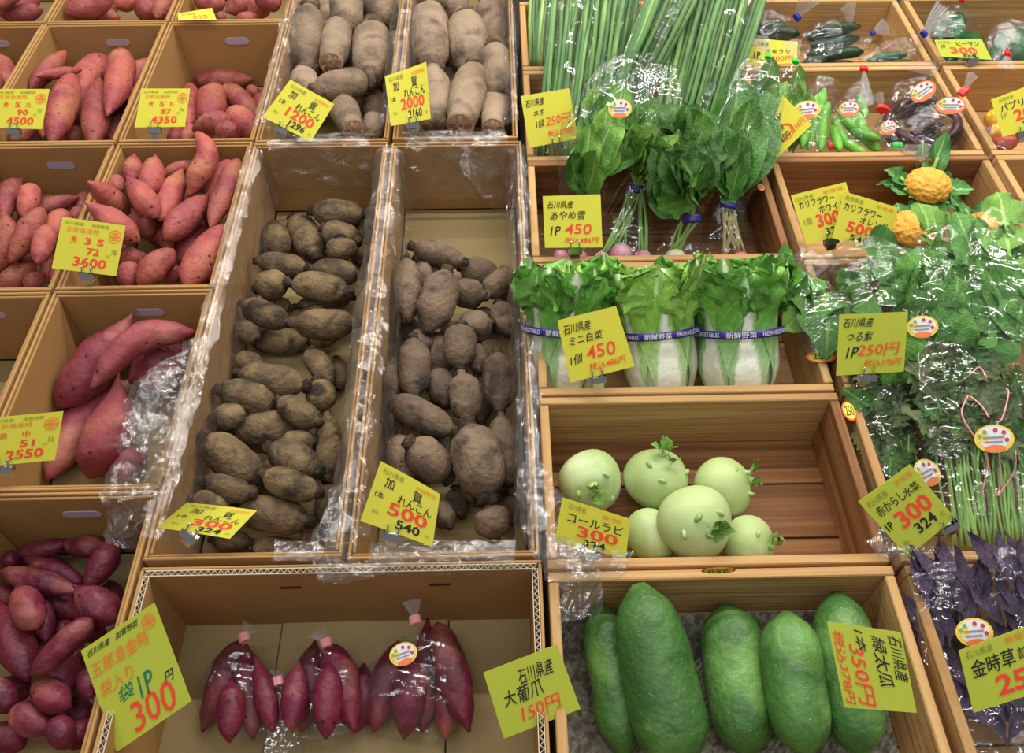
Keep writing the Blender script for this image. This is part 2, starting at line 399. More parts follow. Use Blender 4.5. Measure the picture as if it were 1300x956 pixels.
def fit(P, RR, box, free, k):
    dx = dy = 0; n = len(P)
    if not free:
        dx = max([box['x0']-(p.x-.85*r) for p, r in zip(P, RR)]+[0]) - max([(p.x+.85*r)-box['x1'] for p, r in zip(P, RR)]+[0])
        dy = max([box['y0']-(p.y-.8*r) for p, r in zip(P, RR)]+[0]) - max([(p.y+.8*r)-box['y1'] for p, r in zip(P, RR)]+[0])
        P = [p+Vector((dx, dy, 0)) for p in P]
    pen = 0; c = sum(P, Vector())/n; ext = max((p-c).length+r for p, r in zip(P, RR))
    near = [(q, r) for q, r in box['items'] if (q-c).length < ext+r]
    for i in range(1, n-1, 3):
        for q, r in near:
            o = (RR[i]+r)*.93-(P[i]-q).length
            if o > pen: pen = o
    return P, pen+.6*(abs(dx)+abs(dy))
REG = {}          # box key -> roots, for labelling
def root(name, box, K, mat, z0, shape='potato', cut=(0, 0), n=22, segs=16, fat=None, lump=.1, free=False, joints=True, up=.085, neck=.34, p=3.4, grow=1.07):
    b = BOX[box]; zr = b['zf']+z0
    if grow: K = [(k[0], k[1], k[2]*grow)+tuple(k[3:]) for k in K]
    if shape == 'potato':
        f = fat or R.uniform(.4, .6)
        sh = 1.35 if mat == 'red' else 1.25; prof = [prof_potato(i/(n-1), f, sh) for i in range(n)]
        P, RR = solve(K, b, zr, prof, n, up, free, R.uniform(-.008, .008))
        segments = [(0, n)]
    else:
        ns = len(K)//2 if len(K) > 3 else 1
        # K holds segment ends: two points per segment
        P, RR, segments = [], [], []
        nn = 21; Kc, prof = [], []
        C = []
        for s in range(ns):
            a, e = K[2*s], K[2*s+1]
            bx = R.uniform(-.04, .04)
            L = math.hypot(e[0]-a[0], e[1]-a[1])
            for i in range(nn):
                t = i/(nn-1); w = lerp(a[2], e[2], t); k = math.sin(math.pi*t)*bx
                C.append((lerp(a[0], e[0], t)-(e[1]-a[1])*k, lerp(a[1], e[1], t)+(e[0]-a[0])*k, w)+((lerp(a[3], e[3], t),) if len(a) > 3 else ()))
                prof.append(prof_barrel(t, neck, p, cut[0] and s == 0, cut[1] and s == ns-1, .06 if joints else .012))
        n = len(C)
        P, RR = solve_samples(C, b, zr, prof, up, free)
        segments = [(s*nn, (s+1)*nn) for s in range(ns)]
    sd = R.uniform(0, 50)
    mx = max(RR)
    def disp(q, u, i, j):
        v = q*38+Vector((sd, sd, sd))
        k_ = lump if shape == 'potato' else min(lump, .045)
        a = noise.noise(v)*k_*1.6+noise.noise(v*2.6)*k_*.6
        if shape == 'potato':
            e = noise.noise(q*95+Vector((sd, 0, 0)))
            if e > .42: a -= (e-.42)*.5
        return a*min(RR[i], mx)
    c = sum(P, Vector())/len(P); low = min(p.z-r for p, r in zip(P, RR))
    org = Vector((c.x, c.y, low))
    V, F = loft(P, RR, segs=segs, disp=disp)
    t = obj(name, V, F, M[mat], None, origin=org)
    if shape == 'lotus':
        # dark rough joints and the cut faces are parts
        for s, (i0, i1) in enumerate(segments):
            for end, cf in ((0, cut[0] and s == 0), (1, cut[1] and s == len(segments)-1)):
                idx = i0 if end == 0 else i1-1; nxt = idx+1 if end == 0 else idx-1
                T = (P[idx]-P[nxt]).normalized(); r = RR[idx]
                if cf: cut_face(t, P[idx], T, r*1.0)
                elif (end == 1 or s == 0) and joints:
                    q = P[idx]; k = R.uniform(.9, 1.2); r = max(RR[i0:i1])*neck; ln = max(RR[i0:i1])*.5
                    PP = [q-T*ln*.8, q-T*ln*.5, q-T*ln*.2, q+T*ln*.1, q+T*ln*.3]
                    VV, FF = loft(PP, [r*1.0*k, r*1.28*k, r*1.1*k, r*1.2*k, r*.6*k], segs=12, disp=lambda a, u, i, j: noise.noise(a*190)*r*.4)
                    sub('root_joint', VV, FF, M['ring' if mat == 'lotuspale' else 'neck'], t)
    px = proj(c)
    REG.setdefault(box, []).append(dict(o=t, x=px[0], y=px[1], w=mx*2, L=(P[-1]-P[0]).length, d=P[-1]-P[0], shape=shape))
    return t
def sub(name, V, F, mat, parent, smooth=True, midx=None, uv=None):
    """a child whose verts are given in world coordinates, parent a top-level mesh or empty"""
    return obj(name, V, F, mat, parent, origin=Vector(parent.location), smooth=smooth, midx=midx, uv=uv)
def solve_samples(C, box, z0, prof, up, free):
    n = len(C); best = None; zk = len(C[0]) > 3; ok = False
    for tilt in ((0,) if zk else (0, .03, -.03, .06, -.06)):
        for step in range(9):
            zb = z0+step*up/8; lift = 0
            for rep in range(2):
                P = [at(c[0], c[1], c[3] if zk else zb+lift+tilt*(i/(n-1)-.5)) for i, c in enumerate(C)]
                RR = [max(.0012, c[2]/2*depth(q)/FPX*p) for c, q, p in zip(C, P, prof)]
                if zk: break
                lift = max(0, max(box['zf']+r*.95-p.z for p, r in zip(P, RR)))
                if lift < .001: break
            P, pen = fit(P, RR, box, free, 3)
            pen += .02*abs(tilt)
            if best is None or pen < best[0]-2e-4: best = (pen, P, RR)
            if pen <= .0015 or zk: ok = True; break
        if ok: break
    pen, P, RR = best
    for i in range(1, n-1, 3): box['items'].append((P[i], RR[i]))
    return P, RR
def cut_face(t, c, T, r):
    """sliced end of a lotus root: a ring of deep holes round a central one"""
    a = T.cross(Vector((0, 0, 1))); a = a.normalized() if a.length > .1 else Vector((1, 0, 0)); b = a.cross(T)
    nr, na = 12, 54; V, F, mi = [], [], []
    inner = [(0, 0, .12)]+[(.56*math.cos(2*math.pi*k/8), .56*math.sin(2*math.pi*k/8), .2) for k in range(8)]
    def inhole(x, y):
        for hx, hy, hr in inner:
            dx, dy = x-hx, y-hy; L = math.hypot(hx, hy)
            if L > 0:
                rx, ry = hx/L, hy/L; u, v = dx*rx+dy*ry, -dx*ry+dy*rx
                if (u/(hr*1.35))**2+(v/(hr*.8))**2 < 1: return True
            elif dx*dx+dy*dy < hr*hr: return True
        return False
    for i in range(nr+1):
        for j in range(na):
            q = i/nr; x, y = q*math.cos(2*math.pi*j/na), q*math.sin(2*math.pi*j/na)
            h = -.3*r if inhole(x, y) else .02*r
            if i == nr: h = -.06*r
            V.append(c+a*x*r+b*y*r+T*h)
    for i in range(nr):
        for j in range(na):
            k = (j+1) % na; f = [i*na+j, i*na+k, (i+1)*na+k, (i+1)*na+j]
            F.append(f[::-1])
            x = (i+.5)/nr*math.cos(2*math.pi*(j+.5)/na); y = (i+.5)/nr*math.sin(2*math.pi*(j+.5)/na)
            mi.append(1 if inhole(x, y) else 0)
    sub('cut_face', V, F, [M['cut'], M['hole']], t, smooth=False, midx=mi)

def Z(ox, oy, s): return lambda L: [tuple((ox+q[0]/s, oy+q[1]/s, q[2]/s)+tuple(q[3:])) for q in L]
def pots(box, z, tr, items, mat='pink', name='sweet_potato', **kw):
    for it in items:
        k2 = dict(kw)
        if isinstance(it, dict): k2.update(it['k']); it = it['p']
        if len(it) == 5: it = [(it[0], it[1], it[4]), (it[2], it[3], it[4])]
        root(name, box, tr(it), mat, z, **k2)
z1, z2, z3, z4 = Z(0, 0, 3.94), Z(0, 180, 3.94), Z(0, 360, 3.415), Z(0, 620, 3.611)
pots('4500', .055, z1, [(330, 255, 150, 445, 85), (680, 300, 640, 470, 90), (240, 470, 215, 690, 85), (430, 600, 330, 665, 60), (160, 620, 60, 715, 90), (410, 350, 175, 380, 52),
    [(610, 255, 130), (600, 400, 135), (535, 580, 110)], [(555, 288, 120), (440, 380, 135), (370, 600, 110)], [(770, 310, 110), (690, 400, 135), (578, 515, 110)],
    (640, 500, 555, 730, 135), (365, 372, 255, 720, 130), (500, 383, 465, 730, 128), (400, 640, 350, 730, 80), (720, 420, 660, 560, 80)], lump=.05)
pots('4350', .012, z1, [(965, 400, 1268, 395, 100), (950, 415, 945, 640, 100), (1080, 640, 1010, 720, 100), (925, 640, 850, 720, 80), (1240, 440, 1285, 470, 60), (1300, 470, 1310, 560, 70),
    (1115, 440, 1300, 585, 115), (1075, 428, 1040, 640, 135), (1150, 560, 1300, 680, 130), (1160, 590, 960, 650, 105), (1170, 620, 1110, 710, 120), (960, 630, 930, 720, 80)])
pots('edge2', .06, z1, [(-20, 265, 50, 440, 110), (-90, 300, -30, 480, 110), (-60, 250, -120, 420, 90)])
pots('top0', .07, z1, [(-10, 60, 210, -20, 110), (0, 80, 215, 50, 90), (-60, 20, 120, -60, 100), (-160, 40, -20, 90, 90)])
pots('top1', .06, z1, [(330, 70, 570, -20, 120), (460, 100, 600, 85, 85), (690, 80, 830, -20, 130), (570, 40, 690, -20, 90), (780, 90, 850, 10, 90), (320, 20, 430, -60, 100)])
pots('top2', .05, z1, [(970, 0, 1130, 20, 100), (1130, 60, 1290, -20, 130), (1240, 70, 1340, 10, 110), (1180, 95, 1300, 88, 60), (1080, 90, 1130, 80, 60), (1270, -20, 1400, 20, 100), (1020, -30, 1200, -60, 90)], z_=0) if False else \
pots('top2', .05, z1, [(970, 0, 1130, 20, 100), (1130, 60, 1290, -20, 130), (1240, 70, 1340, 10, 110), (1180, 95, 1300, 88, 60), (1080, 90, 1130, 80, 60), (1270, -20, 1400, 20, 100)])
pots('left', .045, z2, [(260, 265, 225, 340, 75), (440, 250, 400, 340, 75), (95, 390, 80, 520, 80), (180, 580, 90, 620, 75), (255, 500, 240, 710, 80), (410, 320, 360, 410, 70), (20, 620, -80, 700, 90), (300, 600, 270, 700, 70),
    (395, 275, 105, 372, 85), (160, 215, 120, 380, 105), [(110, 182, 90), (45, 260, 105), (15, 400, 95)], (320, 345, 260, 490, 115), (240, 420, 190, 610, 100), (215, 330, 50, 605, 115),
    [(30, 365, 115), (35, 520, 120), (-30, 670, 100)], (180, 615, -20, 735, 110), (225, 655, 125, 735, 85), (380, 560, 330, 700, 90)])
pots('3600', .085, z2, [(590, 175, 570, 260, 75), (960, 110, 800, 170, 65), (640, 340, 690, 440, 90), (930, 240, 850, 340, 90), (1040, 310, 1060, 410, 80), (820, 440, 850, 540, 90), (700, 150, 720, 230, 70), (560, 480, 600, 560, 90), (1000, 560, 1040, 680, 90), (690, 590, 730, 560, 60), (760, 380, 720, 470, 95),
    (672, 62, 660, 215, 95), (778, 68, 742, 255, 112), (1155, 98, 1050, 300, 110), (1210, 85, 1070, 430, 108), (912, 138, 800, 395, 115), (438, 200, 645, 360, 110), (635, 175, 785, 378, 122),
    (425, 300, 700, 500, 120), (1045, 258, 825, 490, 135), (1010, 405, 915, 610, 125), (600, 575, 710, 590, 100), (800, 665, 920, 655, 100), (640, 615, 640, 725, 110), (870, 540, 690, 715, 135), (1145, 405, 925, 725, 165),
    dict(p=[(985, -50, 100, .655), (1040, 60, 105, .645), (990, 170, 110, .625), (945, 275, 90, .60)], k=dict(free=True))])
pots('2550', .0, z3, [[(640, 190, 105, .49), (850, 190, 105, .49)], [(490, 415, 100, .50), (330, 600, 160, .49), (175, 850, 140, .49)], (560, 730, 545, 850, 150),
    [(840, 285, 150, .525), (700, 350, 210, .52), (560, 430, 150, .51)],
    dict(p=[(515, 385, 100, .555), (490, 600, 190, .52), (385, 845, 200, .49)], k=dict(fat=.64)),
    dict(p=[(502, 92, 90, .585), (380, 270, 175, .555), (160, 515, 190, .525)], k=dict(fat=.64)),
    dict(p=[(850, 212, 120, .58), (600, 240, 125, .60), (395, 450, 110, .585)], k=dict(fat=.5))], 'pinkbig', lump=.09)
def mk_purple():
    items = [(60, 330, 330, 240, 85), (280, 255, 490, 280, 95), (520, 300, 545, 230, 80), (0, 450, 40, 540, 90), (430, 630, 460, 720, 80), (270, 620, 340, 700, 90), (0, 340, 90, 310, 80), (100, 560, 180, 720, 110), (380, 700, 440, 600, 90),
     (500, 420, 520, 590, 110), (100, 312, 385, 445, 105), (0, 378, 360, 475, 105), [(520, 225, 90), (480, 330, 125), (395, 470, 110)], (340, 445, 530, 610, 150), (80, 445, 165, 645, 140), (135, 435, 405, 615, 130),
     (190, 505, 215, 700, 95), (425, 595, 140, 860, 120), [(-10, 520, 130), (60, 680, 165), (130, 885, 130)], (375, 710, 290, 900, 100), (235, 740, 330, 940, 145), (20, 870, 110, 960, 110), (380, 830, 420, 960, 90),
     (-60, 880, 70, 1020, 120), (150, 900, 320, 1010, 130), (310, 960, 420, 1100, 120), (60, 1010, 230, 1120, 130), (240, 1060, 330, 1190, 120), (-40, 1090, 110, 1190, 120), (400, 1050, 330, 1200, 110)]
    pots('purple', .035, z4, items, 'red')
mk_purple()

# lotus
z5, z6, z7, z8, z9 = Z(320, 0, 3.714), Z(240, 180, 3.675), Z(160, 430, 3.297), Z(420, 180, 3.679), Z(400, 430, 3.084)
def lot(box, z, tr, items, mat, **kw):
    for it in items:
        k2 = dict(kw)
        if isinstance(it, dict): k2.update(it['k']); it = it['p']
        if len(it) == 5 and not isinstance(it[0], tuple): it = [(it[0], it[1], it[4]), (it[2], it[3], it[4])]
        root('lotus_root', box, tr(it), mat, z, 'lotus', **k2)
lot('lotus300', .0, z6, [(395, 385, 415, 540, 125), (860, 305, 800, 470, 90), (560, 320, 830, 335, 120), (800, 480, 790, 570, 80), (360, 745, 480, 775, 80), (225, 855, 320, 920, 100),
    (480, 350, 600, 545, 140), (620, 400, 795, 470, 120), (705, 440, 715, 560, 130),
    [(305, 555, 105), (560, 590, 105), (562, 590, 115), (810, 625, 115)], [(305, 690, 130), (465, 655, 125), (467, 660, 130), (755, 705, 130)], (485, 770, 775, 725, 78),
    [(238, 750, 118), (470, 850, 118), (472, 850, 140), (790, 845, 130)], [(270, 915, 115), (560, 935, 125), (560, 935, 80), (700, 910, 60)]], 'lotus', neck=.3)
lot('lotus300', .0, z7, [(455, 80, 570, 115, 90), (715, 370, 800, 460, 95), (640, 430, 800, 420, 90), (880, 80, 890, 210, 75), (455, 145, 765, 200, 125), (755, 40, 860, 190, 95), (355, 335, 500, 310, 105), (300, 590, 540, 650, 105), (265, 665, 440, 720, 95), (350, 840, 530, 855, 85), (520, 880, 730, 880, 90), (760, 780, 800, 890, 85),
    (370, 210, 640, 270, 140), (635, 250, 815, 355, 110), [(795, 170, 120), (835, 305, 110), (838, 310, 108), (842, 600, 108)], (845, 600, 835, 790, 95), (588, 450, 815, 560, 135), (450, 700, 780, 770, 140), (565, 565, 818, 650, 120),
    (425, 372, 725, 365, 142), (315, 395, 570, 600, 155)], 'lotus', neck=.3)
lot('lotus500', .0, z8, [(395, 540, 520, 650, 100), (600, 580, 790, 630, 125), (540, 850, 600, 960, 110), (820, 690, 850, 860, 80), (675, 790, 770, 870, 100), (420, 560, 440, 700, 90),
    (370, 485, 635, 565, 105), dict(p=[(560, 700, 130), (725, 725, 130), (727, 720, 125), (825, 610, 95)], k=dict(cut=(0, 1))), (350, 535, 355, 840, 128), (340, 850, 430, 930, 110), (780, 750, 830, 900, 110)], 'lotusr', neck=.32)
lot('lotus500', .0, z9, [(300, 80, 305, 230, 70), (310, 280, 335, 490, 100), (645, 90, 645, 340, 80), (690, 410, 745, 610, 90), (370, 480, 410, 590, 80), (545, 580, 575, 700, 80), (470, 630, 530, 740, 90), (640, 20, 640, 130, 80),
    (475, -10, 490, 140, 110), (465, 120, 515, 260, 110), (325, 370, 350, 570, 110), (360, 400, 530, 550, 145), (750, 620, 775, 720, 95), (550, -40, 700, -60, 120), (390, 640, 470, 700, 100),
    [(575, -60, 130), (572, 120, 120), (572, 130, 122), (597, 330, 122)], [(712, 50, 135), (725, 285, 125), (728, 290, 112), (755, 570, 105)], (385, -10, 385, 235, 122), (285, 228, 555, 370, 120),
    [(590, 325, 190), (675, 640, 190), (678, 645, 140), (705, 790, 130)]], 'lotusr', neck=.3)
lot('lotus500', .0, z8, [[(545, 590, 165), (450, 890, 165), (448, 890, 110), (395, 960, 110)]], 'lotusr', neck=.3)
lot('lotus1200', .05, z5, [(330, -20, 355, 120, 100), (480, 220, 460, 380, 90), (570, 90, 610, 200, 80), (325, 325, 400, 380, 100), (570, 440, 565, 560, 110), (575, 540, 560, 660, 100), (540, -30, 660, 100, 150), (400, 360, 350, 470, 90), (480, 400, 440, 520, 120),
    (450, -40, 452, 145, 150), dict(p=[(405, 100, 145, .575), (372, 300, 125, .60)], k=dict(cut=(0, 1))), (575, 115, 560, 375, 170), (255, 15, 245, 345, 145), (232, 335, 265, 480, 130), dict(p=[(425, 480, 140, .575), (478, 612, 115, .605)], k=dict(cut=(0, 1))), (290, 440, 560, 380, 135)], 'lotuspale', neck=.5, p=4.5)
lot('lotus2000', .05, z5, [(935, -30, 985, 90, 130), (820, -30, 880, 35, 110), (1160, 210, 1180, 450, 135), (1110, 10, 1145, 225, 145), (900, 330, 960, 420, 100), (1080, 300, 1100, 420, 90),
    dict(p=[(1175, 420, 130, .56), (1135, 605, 115, .60)], k=dict(cut=(0, 1))), (995, 65, 1035, 345, 185), [(838, 20, 178), (848, 325, 170), (852, 330, 160), (868, 600, 150)], dict(p=[(1065, 315, 185, .57), (982, 595, 145, .61)], k=dict(cut=(0, 1)))], 'lotuspale', neck=.5, p=4.5)

def filler(key, n, rad, zmax, seed):
    """lower layers that show only through the gaps: copies sharing one mesh"""
    b = BOX[key]; L = REG[key]; rr = random.Random(seed); got = 0
    src = sorted(L, key=lambda q: abs(q['w']/2-rad))[:4]
    kind = 'lotus root' if L[0]['shape'] == 'lotus' else 'sweet potato'
    vis = [(proj(p), r/depth(p)*FPX, p.z) for p, r in b['items']]
    for k in range(n*25):
        if got >= n: break
        q = rr.choice(src); ln = min(q['L'], .13)
        a = rr.uniform(0, math.pi); dd = Vector((math.cos(a), math.sin(a), 0))
        c = Vector((rr.uniform(b['x0']+.03, b['x1']-.03), rr.uniform(b['y0']+.03, b['y1']-.04), b['zf']+rr.uniform(rad, zmax)))
        e0, e1 = c-dd*ln*.42, c+dd*ln*.42
        if not all(b['x0']+rad*.7 < e.x < b['x1']-rad*.7 and b['y0']+rad*.7 < e.y < b['y1']-rad*.7 for e in (e0, e1)): continue
        pts = [e0.lerp(e1, u) for u in (0, .25, .5, .75, 1)]
        if any((p-s).length < (rad+r)*.80 for p in pts for s, r in b['items']): continue
        cover = 0
        for p in pts[::2]:
            u = proj(p)
            if any(math.hypot(u[0]-v[0], u[1]-v[1]) < vr*1.15 and vz > p.z for v, vr, vz in vis): cover += 1
        if cover < 3: continue
        # a copy of the mesh, turned to lie along dd and centred on c
        o = q['o'].copy(); COL.objects.link(o)
        d0 = Vector((q['d'].x, q['d'].y, 0)); rot = math.atan2(dd.y, dd.x)-math.atan2(d0.y, d0.x)
        sc = min(1, ln/q['L'], rad*2/q['w'])
        o.scale = (sc,)*3; o.rotation_euler = (0, 0, rot); o.location = c-Vector((0, 0, q['w']/2*sc))
        for ch in q['o'].children:
            cc = ch.copy(); COL.objects.link(cc); cc.parent = o
        tag(o, f"{kind} mostly buried beneath the others in the {BN[key]}", kind, f"buried {kind}{chr(101) if kind[-1] == chr(111) else str()}s, {BN[key]}")
        b['items'] += [(p, rad) for p in pts]; got += 1
BN = {'4500': 'upper left box', '4350': 'half-filled upper box', 'edge2': 'box cut by the left edge', 'top0': 'top left corner box', 'top1': 'topmost box with shiny clip', 'top2': 'topmost box with low card', 'left': 'slim potato box',
      '3600': 'heaped pink box', '2550': 'large potato box', 'purple': 'bottom left box', 'lotus300': 'curled-card lotus box', 'lotus500': 'dark lotus box', 'lotus1200': 'pale lotus box beside potatoes', 'lotus2000': 'pale lotus box beside scallions'}
GN = {'2550': 'very large sweet potatoes', 'purple': 'dark red sweet potatoes', 'left': 'slim sweet potatoes'}
ORD = ['first', 'second', 'third', 'fourth', 'fifth', 'sixth', 'seventh', 'eighth', 'ninth', 'tenth', 'eleventh', 'twelfth', 'thirteenth', 'fourteenth']
def label_roots():
    for key, L in REG.items():
        L.sort(key=lambda q: q['y']); n = len(L)
        nb = 1 if n <= 4 else 3 if n <= 18 else 5
        names = {1: ['in'], 3: ['at the back of', 'midway in', 'at the front of'], 5: ['at the back of', 'behind the middle of', 'in the middle of', 'before the middle of', 'at the front of']}[nb]
        ws = sorted(q['w'] for q in L)
        kind = 'lotus root' if L[0]['shape'] == 'lotus' else 'sweet potato'
        for b in range(nb):
            part = sorted(L[b*n//nb:(b+1)*n//nb], key=lambda q: q['x'])
            for i, q in enumerate(part):
                size = 'slender' if q['w'] <= ws[n//4] else 'plump' if q['w'] >= ws[(3*n)//4] else 'medium'
                place = (ORD[i]+' from left ') if len(part) > 1 else ''
                tag(q['o'], f"{size} {kind}, {place}{names[b]} {BN[key]}", kind, GN.get(key, f"{kind}{chr(101) if kind[-1] == chr(111) else str()}s in the {BN[key]}"))
label_roots()
for key, n, rad, zm in (('4500', 10, .02, .07), ('left', 12, .018, .07), ('3600', 16, .018, .10), ('purple', 12, .02, .06), ('lotus300', 26, .022, .09), ('lotus500', 24, .022, .09), ('lotus1200', 8, .03, .08), ('lotus2000', 6, .03, .08)):
    filler(key, n, rad, zm, 5)
# ------------------------------------------------------------------ price cards
_tc = {}
def text_geo(s, bold=0):
    """lettering as flat geometry, cached; returns verts, faces, (x0, y0, x1, y1)"""
    key = (s, bold)
    if key not in _tc:
        c = bpy.data.curves.new('lettering', 'FONT'); c.body = s; c.resolution_u = 2; c.offset = bold
        o = bpy.data.objects.new('lettering', c); me = o.to_mesh()
        V = [(v.co.x, v.co.y) for v in me.vertices]; F = [list(p.vertices) for p in me.polygons]
        o.to_mesh_clear(); bpy.data.objects.remove(o); bpy.data.curves.remove(c)
        xs = [v[0] for v in V]; ys = [v[1] for v in V]
        _tc[key] = (V, F, (min(xs), min(ys), max(xs), max(ys)))
    return _tc[key]
def on_plane(px, py, P0, n):
    d = FW+RT*((px-CX)/FPX)+UPV*((CY-py)/FPX); t = (P0-CAM).dot(n)/d.dot(n); return CAM+d*t
def card(label, corners, base, texts, mat='yellow', elev=42, turn=0, curl=0.0, clip=.5, rot=0, stamp=None, clipdir=None, hand=False, group='yellow price cards', foot=True):
    """corners TL, TR, BR, BL in pixels as read; base = (px, py, z) a point of the card's plane"""
    e, tn = math.radians(elev), math.radians(turn)
    n = Vector((math.sin(tn)*math.cos(e), -math.cos(tn)*math.cos(e), math.sin(e)))
    P0 = at(*base)
    Q = [on_plane(*c, P0, n) for c in corners]
    def at_uv(u, v, h=0.0):
        p = Q[0].lerp(Q[1], u).lerp(Q[3].lerp(Q[2], u), v)
        return p + n*(curl*(4*(u-.5)**2-.2)*(1-v*.4) + h)
    t = thing('price_card', label, 'price card', Q[3].lerp(Q[2], clip), group)
    nu, nv = 12, 6; V, F = [], []
    for h in (0, -.0006):
        for j in range(nv+1):
            for i in range(nu+1): V.append(at_uv(i/nu, j/nv, h))
    W = nu+1; B = W*(nv+1)
    for j in range(nv):
        for i in range(nu):
            a = j*W+i; F += [[a, a+W, a+W+1, a+1], [B+a, B+a+1, B+a+W+1, B+a+W]]
    for i in range(nu): F += [[i, i+1, B+i+1, B+i], [nv*W+i+1, nv*W+i, B+nv*W+i, B+nv*W+i+1]]
    for j in range(nv): F += [[(j+1)*W, j*W, B+j*W, B+(j+1)*W], [j*W+nu, (j+1)*W+nu, B+(j+1)*W+nu, B+j*W+nu]]
    obj('card', V, F, M[mat], t, smooth=False)
    by = {}
    for tx in texts:
        s, u0, v0, u1, v1, c = tx[:6]; sl = tx[6] if len(tx) > 6 else 0
        TV, TF, (x0, y0, x1, y1) = text_geo(s, (.022 if s.isascii() else .008) if not hand and c in 'rk' else .006 if hand else 0); b = by.setdefault(c, ([], [])); k = len(b[0])
        for x, y in TV:
            a, d = (x-x0)/(x1-x0), (y-y0)/(y1-y0)
            if hand:
                a += .018*noise.noise(Vector((x*1.3, y*1.3, len(s))))*4/max(1, len(s)); d += .09*noise.noise(Vector((x*1.1, y*.9, 7+len(s))))
            u, v = lerp(u0, u1, a), lerp(v1, v0, d)
            v += sl*(u-u0); 
            if hand: u += .03*(d-.5)
            if rot == 90: u, v = 1-v, u
            b[0].append(at_uv(u, v, .0008))
        b[1].extend([[i+k for i in f] for f in TF])
    for c, (V, F) in by.items(): obj('lettering', V, F, INK[c], t, smooth=False)
    if stamp:
        su, sv, ru, rv = stamp; V, F = [], []; m = 20
        for r in (1, .86):
            for i in range(m): V.append(at_uv(su+ru*r*math.cos(2*math.pi*i/m), sv+rv*r*math.sin(2*math.pi*i/m), .0008))
        F = [[i, (i+1) % m, m+(i+1) % m, m+i] for i in range(m)]
        for (a0, b0, a1, b1) in ((-.7, -.15, .7, .2), (-.45, -.6, .45, -.35), (-.4, .38, .4, .55)):
            k = len(V); V += [at_uv(su+ru*a, sv+rv*b_, .0008) for a, b_ in ((a0, b0), (a1, b0), (a1, b1), (a0, b1))]; F.append([k, k+1, k+2, k+3])
        obj('round_stamp', V, F, INK['o'], t, smooth=False)
    # steel clip: a folded plate with two wire prongs gripping the card
    if foot:
        cw = .5*(Q[3].lerp(Q[2], clip)-Q[0].lerp(Q[1], clip)).normalized()
        c0 = at_uv(clip, 1.0, 0); dn = (Q[3].lerp(Q[2], clip)-Q[0].lerp(Q[1], clip)).normalized() if clipdir is None else Vector(clipdir).normalized()
        dn = (dn*.6+Vector((0, 0, -1))*.4).normalized(); sd = dn.cross(n).normalized(); nn = sd.cross(dn).normalized()
        V, F = [], []
        prof = [(0, .0045), (.010, .0055), (.013, 0), (.022, -.001), (.022, -.003), (.010, -.0045), (0, -.004)]
        for s_ in (-.012, .012):
            for a, h in prof: V.append(c0+sd*s_*(1 if a < .012 else .62)+dn*a+nn*h)
        m = len(prof); F = [[i, i+1, m+i+1, m+i] for i in range(m-1)]+[list(range(m))[::-1], list(range(m, 2*m))]
        obj('clip', V, F, M['metal'], t, smooth=False)
        for s_ in (-.007, .007):
            a = c0+sd*s_
            VV, FF = loft([a+dn*.004+nn*.004, a-dn*.002+nn*.0035, a-dn*.009+nn*.003, a-dn*.012+nn*.002], [.0011]*3+[.0018], segs=6, up=nn)
            obj('prong', VV, FF, M['metal'], t)
    return t
def potato_card(label, corners, base, grade, num, price, small, **kw):
    tx = [('石川県産', .06, .055, .36, .12, 'y'), ('加賀野菜', .48, .055, .76, .12, 'y'), ('五郎島金時', .1, .15, .62, .25, 'o')]
    us = (.2, .42, .62) if len(grade) == 3 else (.2, .5)
    for g, u in zip(grade, us): tx.append((g, u, .33, u+.1, .46, 'r'))
    tx += [(num, .48, .52, .68, .66, 'r'), (price, .30, .71, .82, .90, 'r'), (small, .86, .50, .94, .60, 'y'), ('円', .8, .62, .85, .68, 'y')]
    return card(label, corners, base, tx, stamp=(.87, .24, .1, .13), **kw)
potato_card('yellow printed card at the upper left frame edge, cut by the frame', [(-6, 113), (63, 113), (53, 164), (-14, 162)], (25, 172, .625), '秀S丸', '90', '4500', '97', clip=.48, elev=45)
potato_card('yellow printed card in front of the half-filled potato box', [(180, 112.4), (241.4, 112.4), (234.8, 161), (170.8, 161.7)], (195, 176, .625), '秀S丸', '87', '4350', '94', clip=.4, elev=45)
potato_card('yellow printed card leaning right before the heaped pink potatoes', [(79.4, 275.2), (159.4, 286.6), (147.2, 350.6), (65.5, 340.4)], (113, 362, .625), '秀3S', '72', '3600', '78', clip=.55, elev=45)
potato_card('large yellow printed card before the very large sweet potatoes', [(-16, 531), (80.5, 522), (69.7, 584), (-22, 593)], (10, 612, .625), '良中', '51', '2550', '55', clip=.3, elev=45)
def lotus_card(label, corners, base, price, tax, **kw):
    tx = [('石川県産', .08, .06, .42, .15, 'y'), ('加', .16, .17, .30, .35, 'k'), ('賀', .60, .17, .74, .36, 'k'), ('れんこん', .40, .36, .92, .52, 'k'), ('1本', .07, .44, .2, .55, 'k'),
          (price, .30, .52, .88, .74, 'r'), (tax, .46, .76, .80, .92, 'k'), ('加賀野菜', .62, .08, .94, .15, 'o'), ('円', .88, .84, .93, .9, 'y'), ('税込', .1, .74, .2, .8, 'y')]
    return card(label, corners, base, tx, **kw)
lotus_card('yellow lotus card turned cornerwise before the pale lotus beside potatoes', [(368.5, 101), (424.5, 132), (394, 180.4), (333.5, 148)], (368, 176, .635), '1200', '1296', clip=.42, elev=45)
lotus_card('yellow lotus card standing askew before the pale lotus beside scallions', [(488.8, 97), (541.3, 78.6), (547, 150.8), (496.4, 160.2)], (520, 172, .64), '2000', '2160', clip=.55, elev=42, curl=.004)
